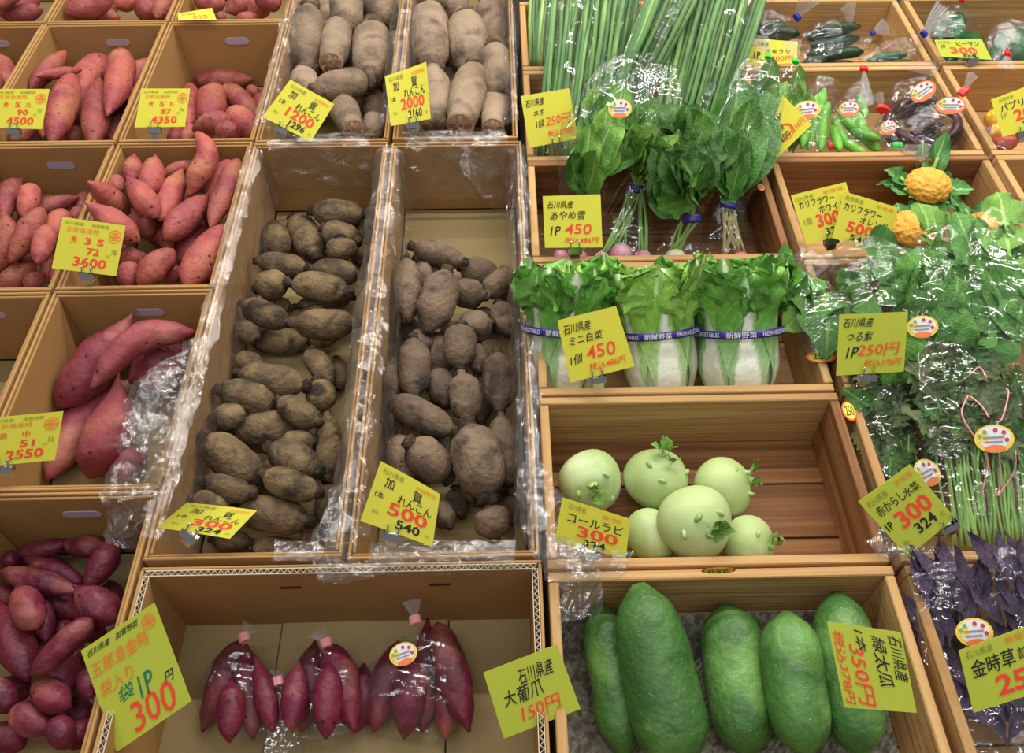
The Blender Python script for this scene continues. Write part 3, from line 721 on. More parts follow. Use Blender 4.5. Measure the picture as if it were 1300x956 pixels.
lotus_card('curled yellow lotus card lying low over the small muddy lotus', [(241, 638), (329.2, 647.8), (293.5, 684), (201, 669.6)], (250, 690, .635), '300', '324', clip=.45, elev=62, curl=.012)
lotus_card('yellow lotus card slanting down before the dark lotus box', [(483.7, 585), (558.9, 627), (549, 694), (457.7, 661)], (503, 695, .635), '500', '540', clip=.45, elev=50, curl=.004)
lotus_like = lambda *a, **k: lotus_card(*a, **k)
def hand_card(label, corners, base, lines, mat='lime', **kw): return card(label, corners, base, lines, mat=mat, hand=True, **kw)
hand_card('handwritten yellow card in front of the scallion bundles', [(661, 122), (722.5, 112), (734, 176), (672, 187.6)], (703, 192, .635),
    [('石川県産', .07, .1, .45, .24, 'k', -.05), ('ネギ', .2, .3, .42, .44, 'k'), ('1袋', .22, .5, .38, .66, 'k'), ('250円', .42, .46, .92, .66, 'r'), ('税込270円', .42, .74, .93, .87, 'r')], mat='yellow', clip=.55, elev=40)
hand_card('handwritten square yellow card before the bagged pink turnips', [(689, 249), (762.3, 246.7), (765, 314), (691.8, 314.6)], (727, 322, .635),
    [('石川県産', .07, .1, .52, .24, 'k'), ('あやめ雪', .12, .3, .72, .46, 'k'), ('1P', .12, .58, .28, .76, 'k'), ('450', .36, .54, .82, .74, 'r'), ('税込486円', .35, .8, .93, .92, 'r')], mat='yellow', clip=.52, elev=40)
hand_card('handwritten yellow card leaning over the leftmost napa cabbage', [(707.7, 407), (782, 388.5), (806, 465), (723.7, 486)], (758, 494, .64),
    [('石川県産', .06, .1, .52, .25, 'k'), ('ミニ白菜', .12, .3, .66, .44, 'k'), ('1個', .08, .58, .26, .74, 'k'), ('450', .34, .5, .8, .72, 'r'), ('税込486円', .34, .78, .9, .9, 'r')], mat='yellow', clip=.42, elev=42)
card('yellow card before the kohlrabi, half tucked under crumpled film', [(714, 631.5), (800, 659), (794.6, 708.7), (704, 688)], (755, 712, .635),
    [('石川県産', .1, .07, .36, .2, 'y'), ('コールラビ', .12, .26, .92, .48, 'k'), ('300', .28, .5, .86, .76, 'r'), ('324', .38, .78, .7, .94, 'k'), ('新物', .6, .1, .88, .2, 'o')], clip=.5, elev=45)
card('yellow card set on its corner before the feathery mustard greens', [(1089.5, 636.8), (1155.4, 589.4), (1212.5, 657.6), (1152.4, 707.4)], (1192, 695, .64),
    [('石川県産', .06, .07, .44, .17, 'y'), ('赤からし', .1, .2, .62, .36, 'k'), ('水菜', .62, .22, .9, .36, 'k'), ('300', .26, .42, .88, .68, 'r'), ('324', .4, .7, .78, .86, 'k'), ('1P', .05, .46, .17, .58, 'k'), ('新登場', .62, .06, .93, .14, 'o'), ('税込', .1, .8, .2, .87, 'y'), ('円', .86, .8, .92, .88, 'y')], mat='lime', clip=.85, elev=45)
hand_card('handwritten olive-yellow card standing before the broad leaf bags', [(1065.8, 399.4), (1152.9, 395.8), (1147.4, 471.9), (1061.5, 476.9)], (1105, 488, .65),
    [('石川県産', .06, .07, .5, .22, 'k'), ('つる紫', .12, .29, .5, .45, 'k'), ('1P', .14, .54, .3, .72, 'k'), ('250円', .3, .5, .9, .7, 'r'), ('税込270円', .4, .76, .94, .88, 'r')], mat='lime', clip=.46, elev=40)
card('yellow cauliflower card on the left, overlapped by its neighbour', [(1004, 248), (1073.8, 231), (1093, 292), (1023.5, 310.8)], (1048, 318, .64),
    [('石川県産', .04, .06, .38, .15, 'y'), ('カリフラワー', .08, .16, .72, .3, 'k'), ('ホワイト', .4, .33, .86, .48, 'k'), ('1個', .08, .5, .22, .64, 'y'), ('300', .3, .48, .72, .74, 'r'), ('324', .4, .78, .68, .92, 'k'), ('新登場', .56, .06, .92, .13, 'o')], clip=.45, elev=42)
card('yellow cauliflower card on the right, partly under clear film', [(1072, 243), (1140.4, 263.7), (1125, 322), (1056, 302)], (1088, 316, .652),
    [('長野県産', .04, .06, .38, .16, 'y'), ('カリフラワー', .06, .2, .76, .36, 'k'), ('オレンジ', .4, .4, .9, .54, 'k'), ('500', .2, .55, .68, .78, 'r'), ('540', .3, .8, .64, .94, 'k'), ('新登場', .62, .06, .93, .14, 'o')], clip=.6, elev=42, foot=False)
card('yellow diamond-turned card with red circled writing before the beans', [(994, 121), (1031, 158), (984, 203), (974, 175)], (982, 203, .64),
    [], clip=.5, elev=42, foot=False)
card('yellow handwritten card behind green ties before the dark cucumbers', [(952, 48.4), (1013, 53), (1011, 80), (947.6, 82.5)], (980, 90, .635),
    [('石川県産', .05, .1, .4, .3, 'k'), ('きゅうり', .35, .38, .85, .56, 'k'), ('1P', .12, .5, .26, .78, 'k'), ('200円', .48, .66, .92, .9, 'r')], clip=.5, elev=48, foot=False)
card('yellow card lying flat before the bagged green peppers', [(1186, 50.7), (1246, 49), (1259.5, 76), (1194.7, 71.7)], (1229, 84, .625),
    [('石川県産', .04, .08, .3, .22, 'y'), ('ピーマン', .42, .12, .9, .34, 'k'), ('300', .24, .42, .78, .76, 'r'), ('324', .44, .78, .7, .94, 'k'), ('1P', .08, .3, .18, .5, 'k')], mat='lime', clip=.6, elev=50)
card('yellow paprika card at the right frame edge', [(1258, 126.6), (1318, 104), (1334, 156), (1273, 174)], (1297, 175, .635),
    [('長野県産', .14, .06, .44, .15, 'y'), ('パプリカ', .12, .2, .8, .4, 'k'), ('200', .34, .44, .9, .72, 'r'), ('216', .46, .76, .8, .92, 'k'), ('1P', .1, .42, .22, .56, 'y')], clip=.42, elev=42)
hand_card('tilted lime card with orange and green writing over the corrugated box', [(102.5, 826), (196, 765), (243, 890), (148, 955)], (150, 880, .632),
    [('石川県産', .06, .04, .36, .1, 'k'), ('加賀野菜', .44, .04, .74, .1, 'k'), ('五郎島金時', .04, .16, .8, .3, 'o'), ('袋入り', .06, .36, .5, .5, 'o'), ('1P', .5, .5, .68, .7, 'g'), ('袋', .24, .5, .44, .64, 'g'), ('300', .3, .68, .86, .96, 'r'), ('円', .82, .62, .92, .72, 'k')], stamp=(.86, .12, .09, .07), clip=.2, elev=52, foot=False)
hand_card('lime handwritten card at the right end of the corrugated box', [(613.6, 854), (707, 818), (737, 900), (640, 938)], (690, 880, .632),
    [('石川県産', .4, .14, .86, .36, 'k'), ('大葡爪', .14, .36, .66, .6, 'k'), ('150円', .3, .66, .8, .88, 'r')], clip=.8, elev=52, foot=False)
hand_card('lime handwritten card turned sideways on the rightmost big cucumber', [(1050, 789), (1143.5, 802.7), (1164, 905), (1072, 898)], (1100, 880, .675),
    [('石川県産', .06, .02, .62, .2, 'k'), ('緑太瓜', .1, .24, .72, .44, 'k'), ('1本', .06, .52, .3, .66, 'k'), ('350円', .24, .56, .95, .78, 'r'), ('税込378円', .1, .82, .95, .96, 'r')], rot=90, clip=.5, elev=55, foot=False)
card('lime printed card before the purple leaf bags in the bottom right corner', [(1217, 826), (1330, 785), (1352, 868), (1236, 905)], (1270, 880, .635),
    [('石川県産', .06, .06, .36, .18, 'y'), ('金時草', .08, .22, .56, .5, 'k'), ('詰合', .6, .26, .86, .44, 'k'), ('250', .3, .56, .84, .88, 'r'), ('新登場', .5, .05, .8, .15, 'o')], mat='lime', clip=.5, elev=52, foot=False)
card('yellow card lying low in the front of the topmost box', [(226, 17), (269, 10), (275, 25.4), (226, 25.5)], (250, 28, .628),
    [('石川県産', .1, .2, .5, .4, 'y'), ('210', .4, .5, .8, .85, 'o')], clip=.5, elev=60, foot=False)
# ------------------------------------------------------------------ leaves
def leafmat(name, c1, c2, vein, rough=.45, tone=None, vscale=7, bump=.5, blotch=None):
    m, nt, b = nodes(name); tc = N(nt, 'ShaderNodeTexCoord'); oi = N(nt, 'ShaderNodeObjectInfo')
    sep = N(nt, 'ShaderNodeSeparateXYZ'); nt.links.new(tc.outputs['UV'], sep.inputs[0])
    def mth(op, a, c=None, d=None):
        n = N(nt, 'ShaderNodeMath', operation=op)
        for i, v in enumerate((a, c, d)):
            if v is None: continue
            if hasattr(v, 'is_linked'): nt.links.new(v, n.inputs[i])
            else: n.inputs[i].default_value = v
        return n.outputs[0]
    au = mth('ABSOLUTE', mth('SUBTRACT', sep.outputs[0], .5))
    nz = N(nt, 'ShaderNodeTexNoise'); nz.inputs['Scale'].default_value = 26; nz.inputs['Detail'].default_value = 4; nt.links.new(tc.outputs['Object'], nz.inputs[0])
    col = mixc(nt, ramp(nt, nz.outputs[0], .35, .65), c1, c2)
    if blotch: 
        n3 = N(nt, 'ShaderNodeTexNoise'); n3.inputs['Scale'].default_value = 14; nt.links.new(tc.outputs['Object'], n3.inputs[0])
        col = mixc(nt, ramp(nt, n3.outputs[0], .45, .6), col, blotch)
    # side veins run obliquely from the midrib
    w = mth('FRACT', mth('MULTIPLY', mth('SUBTRACT', sep.outputs[1], mth('MULTIPLY', au, .7)), vscale))
    side = mth('LESS_THAN', mth('ABSOLUTE', mth('SUBTRACT', w, .5)), .045)
    mid = mth('LESS_THAN', au, .035)
    col = mixc(nt, mth('MULTIPLY', mth('MAXIMUM', mth('MULTIPLY', side, .45), mid), .75), col, vein)
    if tone:
        at_ = N(nt, 'ShaderNodeAttribute', attribute_name='tone'); col = mixc(nt, at_.outputs['Fac'], tone, col)
    hs = N(nt, 'ShaderNodeHueSaturation'); mr = N(nt, 'ShaderNodeMapRange'); mr.inputs[3].default_value = .78; mr.inputs[4].default_value = 1.2
    nt.links.new(oi.outputs['Random'], mr.inputs[0]); nt.links.new(mr.outputs[0], hs.inputs['Value']); nt.links.new(col, hs.inputs['Color'])
    nt.links.new(hs.outputs[0], b.inputs['Base Color']); b.inputs['Roughness'].default_value = rough; b.inputs['Specular IOR Level'].default_value = .35
    n2 = N(nt, 'ShaderNodeTexNoise'); n2.inputs['Scale'].default_value = 55; nt.links.new(tc.outputs['Object'], n2.inputs[0])
    hh = mth('SUBTRACT', n2.outputs[0], mth('MULTIPLY', side, .5))
    bp = N(nt, 'ShaderNodeBump'); bp.inputs['Strength'].default_value = bump; bp.inputs['Distance'].default_value = .006
    nt.links.new(hh, bp.inputs['Height']); nt.links.new(bp.outputs[0], b.inputs['Normal']); return m
M['l_mid'] = leafmat('green_leaf', S('64963a'), S('4a7c2c'), S('a4c474'))
M['l_dark'] = leafmat('dark_green_leaf', S('426e2a'), S('305620'), S('769e50'))
M['l_light'] = leafmat('light_green_leaf', S('80ae48'), S('6a9c3c'), S('b2cc80'))
M['l_broad'] = leafmat('broad_green_leaf', S('5c9240'), S('467a32'), S('90b46c'))
M['l_cab'] = leafmat('cabbage_leaf', S('98c858'), S('80b846'), S('d0e09c'), .5, S('eef0dc'), 9)
M['l_cabd'] = leafmat('cabbage_outer_leaf', S('78b44a'), S('589c38'), S('bcd88c'), .5, S('eef0dc'), 9)
M['l_cab2'] = leafmat('cabbage_blade', S('98c858'), S('7cb444'), S('d8e6b0'), .5, None, 9, .6)
M['l_cabd2'] = leafmat('cabbage_outer_blade', S('76b248'), S('569a36'), S('c4dc9a'), .5, None, 9, .6)
M['l_must'] = leafmat('mustard_leaf', S('5c7a3c'), S('48682e'), S('749050'), .5, None, 5, .4, S('6a5a4c'))
M['l_purp'] = leafmat('purple_leaf', S('4a3450'), S('382a42'), S('5c4262'), .4, None, 6, .5, S('54465c'))
M['l_caul'] = leafmat('cauliflower_leaf', S('4c8a40'), S('3c7636'), S('b0d088'), .5)
M['stalk'] = surf('green_stalk', S('9cc070'), S('7fae58'), 20, .3, .7, .45, .1, 80, None, .15)
M['stalkred'] = surf('reddish_stalk', S('b09070'), S('8a9a58'), 30, .3, .7, .45, .1, 80, None, .15)
M['scal'] = surf('scallion_leaf', S('6c9452'), S('4c744a'), 14, .3, .7, .42, .08, 60, None, .22, c3=S('8cae62'), s3=5)
M['white'] = surf('white_stalk', S('e8ecd2'), S('d4dfb4'), 20, .3, .7, .45, .1, 80, None, .03)
M['turnip'] = surf('turnip_skin', S('e8c8cc'), S('d0709c'), 14, .35, .6, .35, .05, 60, None, .08)
M['kohl'] = surf('kohlrabi_skin', S('b6c888'), S('a4ba74'), 9, .35, .65, .42, .10, 50, None, .06, c3=S('c6d8a4'), s3=10)
M['cuke'] = surf('cucumber_skin', S('4a7434'), S('365e2a'), 22, .35, .65, .42, .35, 90, (S('7aa860'), 130, .12), .14, c3=S('6c964c'), s3=9)
M['dcuke'] = surf('dark_cucumber_skin', S('163a1c'), S('102c16'), 30, .3, .7, .35, .2, 120, None, .2)
M['pepper'] = surf('green_pepper_skin', S('226028'), S('174a20'), 12, .3, .7, .25, .05, 30, None, .15)
M['bean'] = surf('bean_pod', S('6fae3c'), S('5a9a30'), 30, .3, .7, .4, .15, 90, None, .15)
M['maroon'] = surf('maroon_pod', S('4c2024'), S('2a121c'), 20, .3, .7, .3, .1, 60, None, .2)
M['yelp'] = surf('yellow_paprika_skin', S('eac030'), S('e0a828'), 8, .3, .7, .25, .03, 30, None, .06)
M['redp'] = surf('red_paprika_skin', S('c03a24'), S('a82a1c'), 8, .3, .7, .25, .03, 30, None, .06)
M['curd'] = surf('orange_cauliflower_curd', S('e8b04c'), S('d89a38'), 60, .3, .7, .8, .5, 160, None, .04)
M['tapep'] = plain('purple_tape', S('3a2a86'), .35)
TIE = {'red': plain('red_tie', S('e02820'), .4), 'blue': plain('blue_tie', S('1a2290'), .4), 'green': plain('green_tie', S('30c038'), .4), 'pink': plain('pink_tie', S('f09aa0'), .5)}
STK = [plain('sticker_yellow', S('f2cf3a'), .4), plain('sticker_orange', S('ee8040'), .4), plain('sticker_white', S('e6e4e6'), .4), plain('sticker_green', S('6ab06a'), .4), plain('sticker_red', S('c04030'), .4), plain('sticker_grey', S('8c8a98'), .4)]

_lp = {}
def leafproto(kind, v=0):
    if (kind, v) in _lp: return _lp[kind, v]
    rr = random.Random(hash_(kind)+v*31); sd = rr.uniform(0, 60)
    nv, nu = (40, 4) if kind == 'feather' else (16, 8)
    P = dict(ovate=(.25, .34, .3, .10), oblong=(.10, .22, .22, .07), feather=(.22, .30, .25, .09), lance=(.12, .17, .2, .05), big=(.12, .36, .5, .14), round=(.3, .42, .25, .12), small=(.3, .3, .3, .08), cabbage=(.04, .55, .5, .22))[kind]
    pet, wid, bend, ruf = P
    V, F, UV = [], [], []
    for i in range(nv+1):
        s = i/nv
        if s < pet: hw = .022+.02*(s/pet)
        else:
            q = (s-pet)/(1-pet)
            hw = max(.004, wid*{'ovate': 1.55*math.sin(math.pi*q**.62)*(1-q*.35), 'oblong': math.sin(math.pi*min(1, q**.8))**.6, 'feather': math.sin(math.pi*q**.75)**.8, 'lance': math.sin(math.pi*q**.8), 'big': 1.2*math.sin(math.pi*q**.85)**.7, 'round': 1.1*math.sin(math.pi*q**.8)**.55, 'small': math.sin(math.pi*q**.8), 'cabbage': (.35+.65*math.sin(math.pi*min(1, .12+q*.88)**.8))*(1 if q < .8 else math.sqrt(max(.05, 1-((q-.8)/.2)**2)))}[kind])
            if kind == 'feather': hw *= (.45+.55*abs(((q*5.5+.2) % 1)*2-1))
            hw = max(hw, .006 if q > .1 else .03)
        for j in range(nu+1):
            t = j/nu*2-1
            x = t*hw; y = s - (abs(t)*hw*.35 if kind == 'feather' else 0)
            z = bend*(s**2)*-.6 + abs(t)*hw*.35 + .05*math.sin(s*5+sd)
            if s > pet: z += ruf*abs(t)**1.3*noise.noise(Vector((x*6+sd, y*6, sd)))*1.3 + ruf*.35*noise.noise(Vector((x*13, y*13+sd, 3)))
            V.append((x, y, z)); UV.append((j/nu, s))
    for i in range(nv):
        for j in range(nu):
            a = i*(nu+1)+j; F.append([a, a+1, a+nu+2, a+nu+1])
    me = bpy.data.meshes.new('leaf'); me.from_pydata(V, [], F); me.polygons.foreach_set('use_smooth', [True]*len(F))
    L = me.uv_layers.new(name='UVMap')
    for lp in me.loops: L.data[lp.index].uv = UV[lp.vertex_index]
    me.update(); _lp[kind, v] = me; return me
def hash_(s): return sum(ord(c)*(i+3) for i, c in enumerate(s))
_lm = {}
def leaf(parent, kind, mat, base, tip, nrm, width=1.0, name='leaf', flip=1):
    base, tip, nrm = Vector(base), Vector(tip), Vector(nrm)
    k = (kind, R.randrange(4)); me0 = leafproto(*k)
    if (k, mat) not in _lm: me = me0.copy(); me.materials.append(M[mat]); _lm[k, mat] = me
    o = bpy.data.objects.new(name, _lm[k, mat]); COL.objects.link(o); o.parent = parent
    y = tip-base; L = y.length; y.normalize(); x = y.cross(nrm).normalized(); z = x.cross(y)
    m = Matrix((x*L*width, y*L, z*L)).transposed().to_4x4(); m.translation = base-Vector(parent.location)
    o.matrix_local = m; return o
def stem(parent, A, B, r0, r1, mat, bow=.0, name='stem', segs=6, n=7):
    A, B = Vector(A), Vector(B); s = (B-A).cross(Vector((0, -.6, .8))).normalized()
    P = [A.lerp(B, i/(n-1))+s*bow*math.sin(math.pi*i/(n-1)) for i in range(n)]
    V, F = loft(P, [lerp(r0, r1, i/(n-1)) for i in range(n)], segs=segs)
    return sub(name, V, F, M[mat], parent)
UPB = Vector((0, -.62, .78))
def bagfilm(parent, K, flat=.42, mat='film', name='film_bag', seed=0, amp=.12, n=44, segs=36, closed=True):
    """a clear bag blown round a path; K = (px, py, width px, z)"""
    C = catmull(K, n); P, A = [], []
    for c in C:
        q = at(c[0], c[1], c[3]); P.append(q); A.append(max(.002, c[2]/2*depth(q)/FPX))
    def disp(p, u, i, j):
        v = p*26+Vector((seed, 0, 0))
        return A[i]*amp*(noise.noise(v)*1.3+(.5-abs(noise.noise(v*2.3)))*1.1+(.4-abs(noise.noise(v*5.1)))*.45)
    V, F = loft(P, A, [a*flat for a in A], up=UPB, segs=segs, disp=disp, caps=closed)
    return sub(name, V, F, M[mat], parent), P, A
def tie(parent, px, py, z, w, col, dirpx=(0, 1), h=5):
    c = at(px, py, z); k = depth(c)/FPX; d = (at(px+dirpx[0], py+dirpx[1], z)-c).normalized()
    n = 6; P = [c+d*(h*k*(i/(n-1)-.5)) for i in range(n)]
    V, F = loft(P, [w/2*k]*n, [w/2*k*.6]*n, up=UPB, segs=10)
    return sub('tie', V, F, TIE[col], parent, smooth=False)
def fan(parent, x0, y0, z0, x1, y1, z1, w, seed=0, name='gathered_end'):
    """the pleated end of the bag beyond its tie"""
    A, B = at(x0, y0, z0), at(x1, y1, z1); k = depth(B)/FPX; d = B-A; s = d.cross(UPB).normalized(); u = s.cross(d).normalized()
    V, F = [], []; nv, nu = 8, 18
    for i in range(nv+1):
        t = i/nv
        for j in range(nu+1):
            q = j/nu*2-1; ww = lerp(.15, 1, t**.8)*w/2*k
            V.append(A+d*t*(1-.12*abs(q))+s*q*ww+u*(((-1)**j)*.10*ww+noise.noise(Vector((q*3+seed, t*2, 1)))*ww*.3*t))
    for i in range(nv):
        for j in range(nu):
            a = i*(nu+1)+j; F.append([a, a+1, a+nu+2, a+nu+1])
    return sub(name, V, F, M['fan'], parent, smooth=False)
def sticker(parent, px, py, z, w, h, ang=0, plan=0):
    """oval shop label: coloured rim, pale band, blots"""
    c = at(px, py, z); k = depth(c)/FPX; n = (CAM-c).normalized()*.6+UPB*.4; n.normalize()
    s = Vector((1, 0, 0)); s = (s-n*s.dot(n)).normalized(); u = n.cross(s)
    ca, sa = math.cos(ang), math.sin(ang); s, u = s*ca+u*sa, u*ca-s*sa
    a, b = w/2*k, h/2*k; V, F, mi = [], [], []
    def ell(x, y, rx, ry, hh, mt, m=20, half=None):
        i0 = len(V)
        for i in range(m):
            t = 2*math.pi*i/m; yy = math.sin(t)
            V.append(c+s*(x+rx*math.cos(t))*a+u*(y+ry*yy)*b+n*hh)
        F.append([i0+i for i in range(m)]); mi.append(mt)
    def quad(x0, y0, x1, y1, hh, mt):
        i0 = len(V); V.extend(c+s*x*a+u*y*b+n*hh for x, y in ((x0, y0), (x1, y0), (x1, y1), (x0, y1))); F.append([i0, i0+1, i0+2, i0+3]); mi.append(mt)
    ell(0, 0, 1, 1, .0004, 1 if plan == 1 else 0); ell(0, .08, .84, .8, .0008, 2); ell(0, -.68, .55, .26, .0012, 1, 14)
    quad(-.78, -.2, -.3, .42, .0012, 0); quad(-.55, .02, .5, .16, .0016, 5); quad(-.5, -.28, .4, -.16, .0016, 5)
    for x, y, mt in ((-.45, .5, 3), (.1, .6, 4), (.5, .42, 4), (.62, -.1, 4), (-.7, .2, 3)): ell(x, y, .12, .16, .0016, mt, 8)
    V = V+[v-n*.0006 for v in V[:20]]; B0 = len(V)-20
    F.append([B0+i for i in range(20)][::-1]); mi.append(2)
    return sub('label_sticker', V, F, STK, parent, smooth=False, midx=mi)

# ------------------------------------------------------------------ napa cabbages
def napa(label, base, top, wpx, mat, tape=True, seed=0):
    A, B = at(*base), at(*top); ax = (B-A); L = ax.length; ax.normalize()
    fr = (UPB-ax*UPB.dot(ax)).normalized(); sd = ax.cross(fr).normalized()
    k = depth(A.lerp(B, .4))/FPX; W = wpx/2*k; rr = random.Random(seed)
    t = thing('napa_cabbage', label, 'napa cabbage', A, 'mini napa cabbages')
    def prof(s): return W*(lerp(.80, 1.0, sm(0, .25, s)) if s < .25 else lerp(1.0, .97, sm(.25, .55, s)) if s < .55 else lerp(.97, 1.12, sm(.55, 1, s)))
    core = [A+ax*L*s for s in (0.0, .03, .1, .3, .55, .75, .85)]
    V, F = loft(core, [W*q for q in (.35, .6, .75, .88, .8, .6, .2)], up=fr, segs=18)
    sub('heart', V, F, M['white'], t)
    def oneleaf(phi, rad, tall, spread, mt, name, inner):
        nv, nu = 26, 18; V, F, UV, T = [], [], [], []; sdn = rr.uniform(0, 50)
        for i in range(nv+1):
            s = i/nv*tall
            half = lerp(.44, spread, sm(.1, .75, s)) * (1 if s < tall-.22 else math.sqrt(max(.03, 1-((s-tall+.22)/.22)**2*.92)))
            rib = lerp(.80, .05, sm(.0, .62, s))
            for j in range(nu+1):
                q = j/nu*2-1; a = phi+q*half
                r = prof(s)*rad
                if inner: r *= 1-.7*sm(.62, 1.02, s)
                else: r += W*.34*sm(.55, 1, s)*(.35+.65*abs(q))-W*.15*sm(.85, 1.05, s)
                rf = sm(.4, .85, s)*(.25+abs(q)**1.3)
                nz = noise.noise(Vector((a*4.5+sdn, s*8, sdn))); n2 = noise.noise(Vector((a*10+sdn, s*19, sdn+9)))
                r += W*(.30*rf*nz+.13*rf*n2)
                r -= W*.05*(1-abs(q))*(1-sm(.4, .7, s)); r += W*.014*math.cos(q*26)*(1-sm(.5, .8, s))
                dz = L*(.045*rf*n2-.02*abs(q)*sm(.7, 1, s))
                V.append(A+ax*(L*s+dz)+(fr*math.cos(a)+sd*math.sin(a))*r); UV.append((j/nu, i/nv))
                T.append(sm(rib, rib+.10, abs(q)+.10*nz+.06*n2)*lerp(.7, 1, sm(.2, .6, s)))
        for i in range(nv):
            for j in range(nu):
                b = i*(nu+1)+j; F.append([b, b+1, b+nu+2, b+nu+1])
        return obj(name, V, F, M[mt], t, origin=A, uv=UV, attr=T)
    for i in range(6): oneleaf(i*math.pi/3+.5, .66, rr.uniform(.92, 1.0), 1.0, 'l_cab', 'leaf', True)
    for i, ph in enumerate((0.05, 1.0, -1.05, 2.05, -2.1, 3.1)): oneleaf(ph+rr.uniform(-.12, .12), .93, rr.uniform(.93, 1.06), .95, mat, 'leaf', False)
    for ph in (.58, -.52): oneleaf(ph, .84, rr.uniform(.94, 1.02), .75, mat, 'leaf', False)
    for i in range(9):
        a = i*.72+rr.uniform(-.2, .2)-.3; d = fr*math.cos(a)+sd*math.sin(a); s = rr.uniform(.64, .76)
        b_ = A+ax*L*s+d*W*.85; tip = A+ax*L*(s+rr.uniform(.16, .26))+d*W*rr.uniform(1.15, 1.6)+sd*W*rr.uniform(-.3, .3)
        leaf(t, 'cabbage', mat+'2', b_, tip, d-ax*.3, rr.uniform(1.0, 1.3))
    if tape:
        s0, hw = .50, .028; V, F = [], []; m = 48
        for i in range(m):
            a = 2*math.pi*i/m
            for ds in (-hw, hw):
                for e in (.0, .0012):
                    s = s0+ds; V.append(A+ax*L*s+(fr*math.cos(a)+sd*math.sin(a))*(prof(s0)*1.045+e+.001))
        for i in range(m):
            a, b = 4*i, 4*((i+1) % m)
            F += [[a+1, b+1, b+3, a+3], [a, a+2, b+2, b], [a, b, b+1, a+1], [a+2, a+3, b+3, b+2]]
        sub('tape', V, F, M['tapep'], t)
        V, F = [], []
        ang = -2.2
        for s_, wd in (('新鮮野菜', .62), ('FRESH VEGETABLES', .80))*2:
            TV, TF, (x0, y0, x1, y1) = text_geo(s_); k0 = len(V)
            for x, y in TV:
                a = ang+(x-x0)/(x1-x0)*wd; s = s0+((y-y0)/(y1-y0)-.5)*hw*1.5*(1 if s_[0] != 'F' else .72)
                V.append(A+ax*L*s+(fr*math.cos(a)+sd*math.sin(a))*(prof(s0)*1.045+.003))
            F += [[i+k0 for i in f] for f in TF]; ang += wd+.14
        sub('tape_lettering', V, F, INK['w'], t, smooth=False)
    return t
napa('napa cabbage with dark outer leaves behind the leaning card', (712, 503, .535), (722, 330, .695), 104, 'l_cabd', seed=1)
napa('pale napa cabbage in the middle of the three taped ones', (842, 503, .535), (828, 334, .692), 102, 'l_cab', seed=2)
napa('napa cabbage with widest white stalks, nearest the crate end board', (938, 503, .535), (934, 330, .695), 112, 'l_cabd', seed=4)

# ------------------------------------------------------------------ kohlrabi
zk = lambda x, y: (670+x/2.826, 490+y/2.826)
def kohlrabi(label, c, r, z, crown, seed):
    rr = random.Random(seed); px, py = zk(*c); r = r/2.826; q = at(px, py, z); rad = r*depth(q)/FPX
    q.z = max(q.z, BOX['kohlrabi']['zf']+rad*.95); q = at(px, py, q.z)
    cr = Vector(crown).normalized(); s = cr.cross(Vector((.3, .2, 1))).normalized(); u = s.cross(cr)
    V, F = [], []; nl, nm = 22, 36
    for i in range(nl+1):
        th = math.pi*i/nl
        for j in range(nm):
            ph = 2*math.pi*j/nm
            rr_ = rad*(1+.035*math.cos(3*ph+seed)*math.sin(th)+.02*noise.noise(Vector((math.cos(ph)*1.5, math.sin(ph)*1.5, th+seed))))
            flat = .9-.06*math.exp(-(th/.35)**2)*1
            V.append(q+cr*rr_*math.cos(th)*flat+(s*math.cos(ph)+u*math.sin(ph))*rr_*math.sin(th))
    for i in range(nl):
        for j in range(nm): F.append([i*nm+j, i*nm+(j+1) % nm, (i+1)*nm+(j+1) % nm, (i+1)*nm+j])
    t = obj('kohlrabi', V, F, M['kohl'], None, origin=q-Vector((0, 0, rad*.9)))
    tag(t, label, 'kohlrabi', 'kohlrabi in the wooden crate')
    for i in range(7):
        th = rr.uniform(.15, 1.0) if i < 4 else rr.uniform(.1, .3); ph = i*2.4+seed
        d = (cr*math.cos(th)+(s*math.cos(ph)+u*math.sin(ph))*math.sin(th)).normalized()
        a = q+d*rad*.90; ln = rad*rr.uniform(.08, .2) if i < 4 else rad*rr.uniform(.3, .5)
        d2 = (d+cr*.5).normalized()
        if i < 4: 
            w0 = rad*.10
            VV, FF = loft([a-d*rad*.05, a+d2*ln*.5, a+d2*ln, a+d2*ln*1.02], [w0*2.0, w0*1.2, w0*.7, w0*.2], [w0*1.1, w0*.6, w0*.4, w0*.1], segs=8, up=cr)
            sub('leaf_stub', VV, FF, M['kohl'] if i < 2 else M['stalk'], t)
        else:
            for m_ in range(2): leaf(t, 'small', 'l_light', a, a+(d2+Vector((rr.uniform(-.5, .5), rr.uniform(-.5, .5), rr.uniform(-.2, .5)))).normalized()*ln*1.3, cr, 1.1, 'sprout')
    return t
kohlrabi('kohlrabi in the back corner behind the yellow card', (225, 340), 113, .56, (.05, -.75, .55), 1)
kohlrabi('kohlrabi at the back with its green crown turned up', (462, 335), 117, .56, (.25, .3, .9), 2)
kohlrabi('kohlrabi at the back with its crown turned to the empty crate side', (700, 362), 110, .56, (.85, -.1, .6), 3)
kohlrabi('kohlrabi at the front beside the yellow card', (445, 535), 100, .56, (-.6, -.3, -.6), 4)
kohlrabi('kohlrabi at the front resting low with long leaf stalks', (790, 565), 100, .555, (.75, -.3, .55), 5)
kohlrabi('largest kohlrabi lying on top of the others', (598, 490), 135, .60, (.30, -.62, .72), 6)

